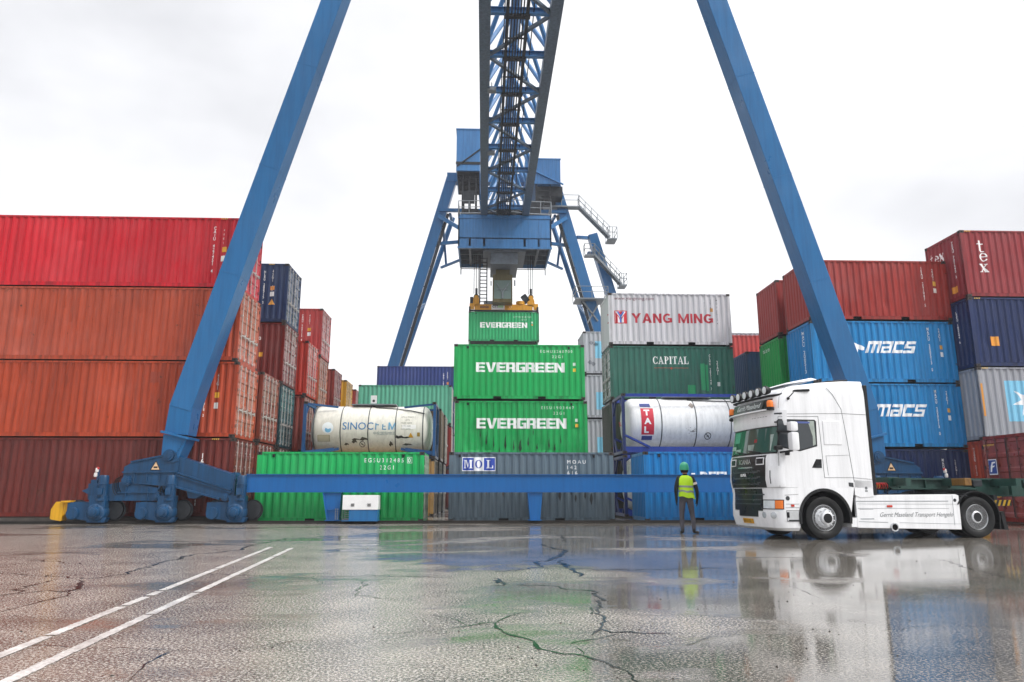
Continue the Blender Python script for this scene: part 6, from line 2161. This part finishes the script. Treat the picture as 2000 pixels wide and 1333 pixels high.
mb = MB(); mb.box(5.95, 6.5, .3, .34, .74, .88); hz = mb.build("hazard_board", BLACK, trl)
mb = MB()
for k in range(4): mb.prism([(5.97 + k * .13, .74), (6.03 + k * .13, .74), (6.1 + k * .13, .88), (6.04 + k * .13, .88)], lambda a, b, t: (a, t, b), .296, .3)
mb.build("hazard_stripe", plain('#a8841c', .4), hz)
for u_ in (11.3, 12.6):
    for v_ in (.05, TW - .05):
        w = link("wheel", TY_R, trl, (u_, v_, WR))
        if v_ > 1: w.rotation_euler = (0, 0, pi)
        link("rim", RM_R, w)

# ------------------------------------------------------------------ the man
man = thing("person", "man in a green hard hat and yellow-green vest standing with his back to the camera", "person", (5.36, 19.5, 0), R(-3))
PH = 1.0
J = {  # joints: position, radius x, radius y
    'pelvis': ((0, 0, .96), .15, .115), 'waist': ((0, 0, 1.10), .145, .105), 'chest': ((.005, -.01, 1.32), .175, .12), 'neckb': ((.005, 0, 1.49), .075, .075), 'neck': ((0, .015, 1.55), .056, .058),
    'head': ((-.005, .03, 1.66), .078, .096), 'crown': ((-.005, .03, 1.755), .06, .075),
    'nose': ((-.03, .135, 1.65), .016, .02), 'earl': ((-.088, .02, 1.655), .012, .02), 'earr': ((.078, .03, 1.655), .012, .02),
    'hipl': ((-.095, 0, .90), .105, .11), 'kneel': ((-.125, .03, .50), .066, .07), 'calfl': ((-.13, .0, .34), .062, .066), 'ankl': ((-.135, -.02, .10), .048, .052), 'heell': ((-.135, -.035, .045), .042, .045), 'toel': ((-.15, .15, .035), .045, .034),
    'hipr': ((.095, 0, .90), .105, .11), 'kneer': ((.145, .02, .50), .066, .07), 'calfr': ((.16, -.01, .34), .062, .066), 'ankr': ((.165, -.03, .10), .048, .052), 'heelr': ((.16, -.04, .045), .042, .045), 'toer': ((.31, .07, .035), .045, .034),
    'shl': ((-.185, 0, 1.43), .075, .075), 'ell': ((-.265, -.035, 1.14), .055, .055), 'wrl': ((-.245, .045, .91), .038, .038), 'pall': ((-.24, .07, .84), .042, .026),
    'shr': ((.195, 0, 1.43), .075, .075), 'elr': ((.29, -.04, 1.13), .055, .055), 'wrr': ((.30, .04, .89), .038, .038), 'palr': ((.295, .065, .82), .042, .026),
}
EDG = [('pelvis', 'waist'), ('waist', 'chest'), ('chest', 'neckb'), ('neckb', 'neck'), ('neck', 'head'), ('head', 'crown'), ('head', 'nose'), ('head', 'earl'), ('head', 'earr')]
for q in 'lr':
    EDG += [('pelvis', 'hip' + q), ('hip' + q, 'knee' + q), ('knee' + q, 'calf' + q), ('calf' + q, 'ank' + q), ('ank' + q, 'heel' + q), ('heel' + q, 'toe' + q), ('chest', 'sh' + q), ('sh' + q, 'el' + q), ('el' + q, 'wr' + q), ('wr' + q, 'pal' + q)]
    sx = -1 if q == 'l' else 1
    p = J['pal' + q][0]
    for k, (dy, ln) in enumerate(((.028, .075), (.010, .085), (-.008, .08), (-.026, .062))):
        a, b_ = 'f%s%d' % (q, k), 'g%s%d' % (q, k)
        J[a] = ((p[0] + sx * .002, p[1] + dy, p[2] - .045 - ln * .4), .0095, .0095)
        J[b_] = ((p[0] - sx * .014, p[1] + dy + .006, p[2] - .045 - ln), .008, .008)
        EDG += [('pal' + q, a), (a, b_)]
    J['t%s' % q] = ((p[0] - sx * .01, p[1] + .05, p[2] - .02), .011, .011)
    J['u%s' % q] = ((p[0] - sx * .022, p[1] + .06, p[2] - .06), .009, .009)
    EDG += [('pal' + q, 't' + q), ('t' + q, 'u' + q)]
names = list(J)
me = bpy.data.meshes.new("body_skeleton")
me.from_pydata([J[n][0] for n in names], [(names.index(a), names.index(b_)) for a, b_ in EDG], [])
sk_o = bpy.data.objects.new("body_skeleton", me)
COL.objects.link(sk_o)
sm = sk_o.modifiers.new("skin", 'SKIN')
sm.use_smooth_shade = True
for i, n in enumerate(names):
    d = me.skin_vertices[0].data[i]
    d.radius = (J[n][1], J[n][2])
    d.use_root = (n == 'pelvis')
sb = sk_o.modifiers.new("smooth", 'SUBSURF'); sb.levels = 2; sb.render_levels = 2
dg = bpy.context.evaluated_depsgraph_get()
bme = bpy.data.meshes.new_from_object(sk_o.evaluated_get(dg))
bpy.data.objects.remove(sk_o)
bme.name = "body"
bme.materials.clear()
for m_ in (plain('#1c2022', .6, name="dark_jacket", noise=.3), plain('#4d4b51', .75, name="grey_trousers", noise=.35), plain('#141313', .35, name="shoe_leather"), plain('#b98a72', .5, name="skin_tone"), plain('#161718', .55, name="glove")):
    bme.materials.append(m_)
for p in bme.polygons:
    c = p.center
    arm = abs(c.x) > .2 and c.z > .6
    if c.z < .12: k = 2
    elif c.z < 1.0 and not (abs(c.x) > .2 and c.z > .72): k = 1
    elif arm and c.z < .9: k = 4
    elif c.z > 1.56: k = 3
    else: k = 0
    p.material_index = k
    p.use_smooth = True
body = bpy.data.objects.new("body", bme)
COL.objects.link(body); body.parent = man
# vest: a loose shell round the torso, longer on one side
def vest_ring(z, rx, ry, cx, cy, n=36, wob=0.0, tilt=0.0):
    out = []
    for k in range(n):
        a = 2 * pi * k / n
        e = 1 + wob * sin(3 * a + 1.3) + wob * .6 * sin(7 * a + z * 9)
        out.append((cx + rx * e * cos(a), cy + ry * e * sin(a), z + tilt * cos(a) + (.012 * sin(5 * a) if wob > .03 else 0)))
    return out
VR = [(.93, .215, .165, .012, 0, .05, -.035), (.99, .205, .16, .01, 0, .04, -.03), (1.06, .2, .155, .005, -.005, .035, -.02), (1.13, .195, .15, 0, -.008, .03, -.012), (1.22, .2, .15, 0, -.01, .02, -.005), (1.32, .205, .152, 0, -.01, .015, 0), (1.41, .2, .145, 0, -.005, .01, 0), (1.47, .165, .115, 0, 0, 0, 0), (1.505, .1, .09, .0, .005, 0, 0)]
mb = MB()
rg = [vest_ring(z, rx, ry, cx, cy, 36, wob, tl) for z, rx, ry, cx, cy, wob, tl in VR]
mb.add([p for q in rg for p in q], [(j * 36 + k, j * 36 + (k + 1) % 36, (j + 1) * 36 + (k + 1) % 36, (j + 1) * 36 + k) for j in range(len(rg) - 1) for k in range(36)])
vest = mb.build("safety_vest", plain('#b6e02c', .6, name="vest_cloth", noise=.12), man, smooth=60)
def vstrip(z0, z1):
    def at(z):
        for a, b_ in zip(VR, VR[1:]):
            if a[0] <= z <= b_[0]:
                t = (z - a[0]) / (b_[0] - a[0]); return [a[i] + (b_[i] - a[i]) * t for i in range(7)]
    mb = MB(); r2 = []
    for z in (z0, (z0 + z1) / 2, z1):
        q = at(z); r2.append(vest_ring(z, q[1] + .006, q[2] + .006, q[3], q[4], 36, q[5], q[6]))
    mb.add([p for q in r2 for p in q], [(j * 36 + k, j * 36 + (k + 1) % 36, (j + 1) * 36 + (k + 1) % 36, (j + 1) * 36 + k) for j in range(2) for k in range(36)])
    mb.build("reflective_strip", plain('#8d958f', .35, .3, name="reflective_tape", noise=.1), vest, smooth=60)
vstrip(1.19, 1.24); vstrip(1.065, 1.115)
mb = MB()
mb.lathe([(.118, -.075), (.124, -.07), (.122, -.0), (.115, .05), (.092, .1), (.055, .13), (0, .14)], (-.005, .03, 1.72), (0, .0, 1), 24)
mb.box(-.03, .02, -.0, .06, 1.857, 1.866)
hat = mb.build("hard_hat", plain('#1f9c74', .3, 0, .3, "hard_hat_shell", .05), man, smooth=50)
mb = MB()
mb.prism([(-.11, .12), (.1, .12), (.08, .19), (0, .205), (-.09, .19)], lambda a, b, t: (a - .005, b, t), 1.655, 1.665)
mb.build("brim", plain('#1f9c74', .3, 0, .3, "hard_hat_shell", .05), hat)
mb = MB(); mb.lathe([(.087, 0), (.1, .045), (.107, .09)], (-.005, .025, 1.575), (0, 0, 1), 20); mb.build("hair", plain('#221c18', .8, name="dark_hair"), man, smooth=50)
mb = MB(); mb.lathe([(.0655, -.03), (.0655, .03)], (.24, -.02, 1.29), (.28, -.1, -.95), 14); mb.build("arm_badge", plain('#d8c8c4', .6), man, smooth=50)

# ------------------------------------------------------------------ rain haze
mb = MB(); mb.box(-255, 255, -255, 255, -1, 36)
hm = bpy.data.materials.new("rain_haze"); hm.use_nodes = True
hn = hm.node_tree; hn.nodes.clear()
ho = hn.nodes.new("ShaderNodeOutputMaterial"); hv = hn.nodes.new("ShaderNodeVolumePrincipled")
hv.inputs["Color"].default_value = (.93, .95, 1, 1); hv.inputs["Density"].default_value = .0007
hn.links.new(hv.outputs[0], ho.inputs["Volume"])
mb.build("haze", hm)["kind"] = "stuff"
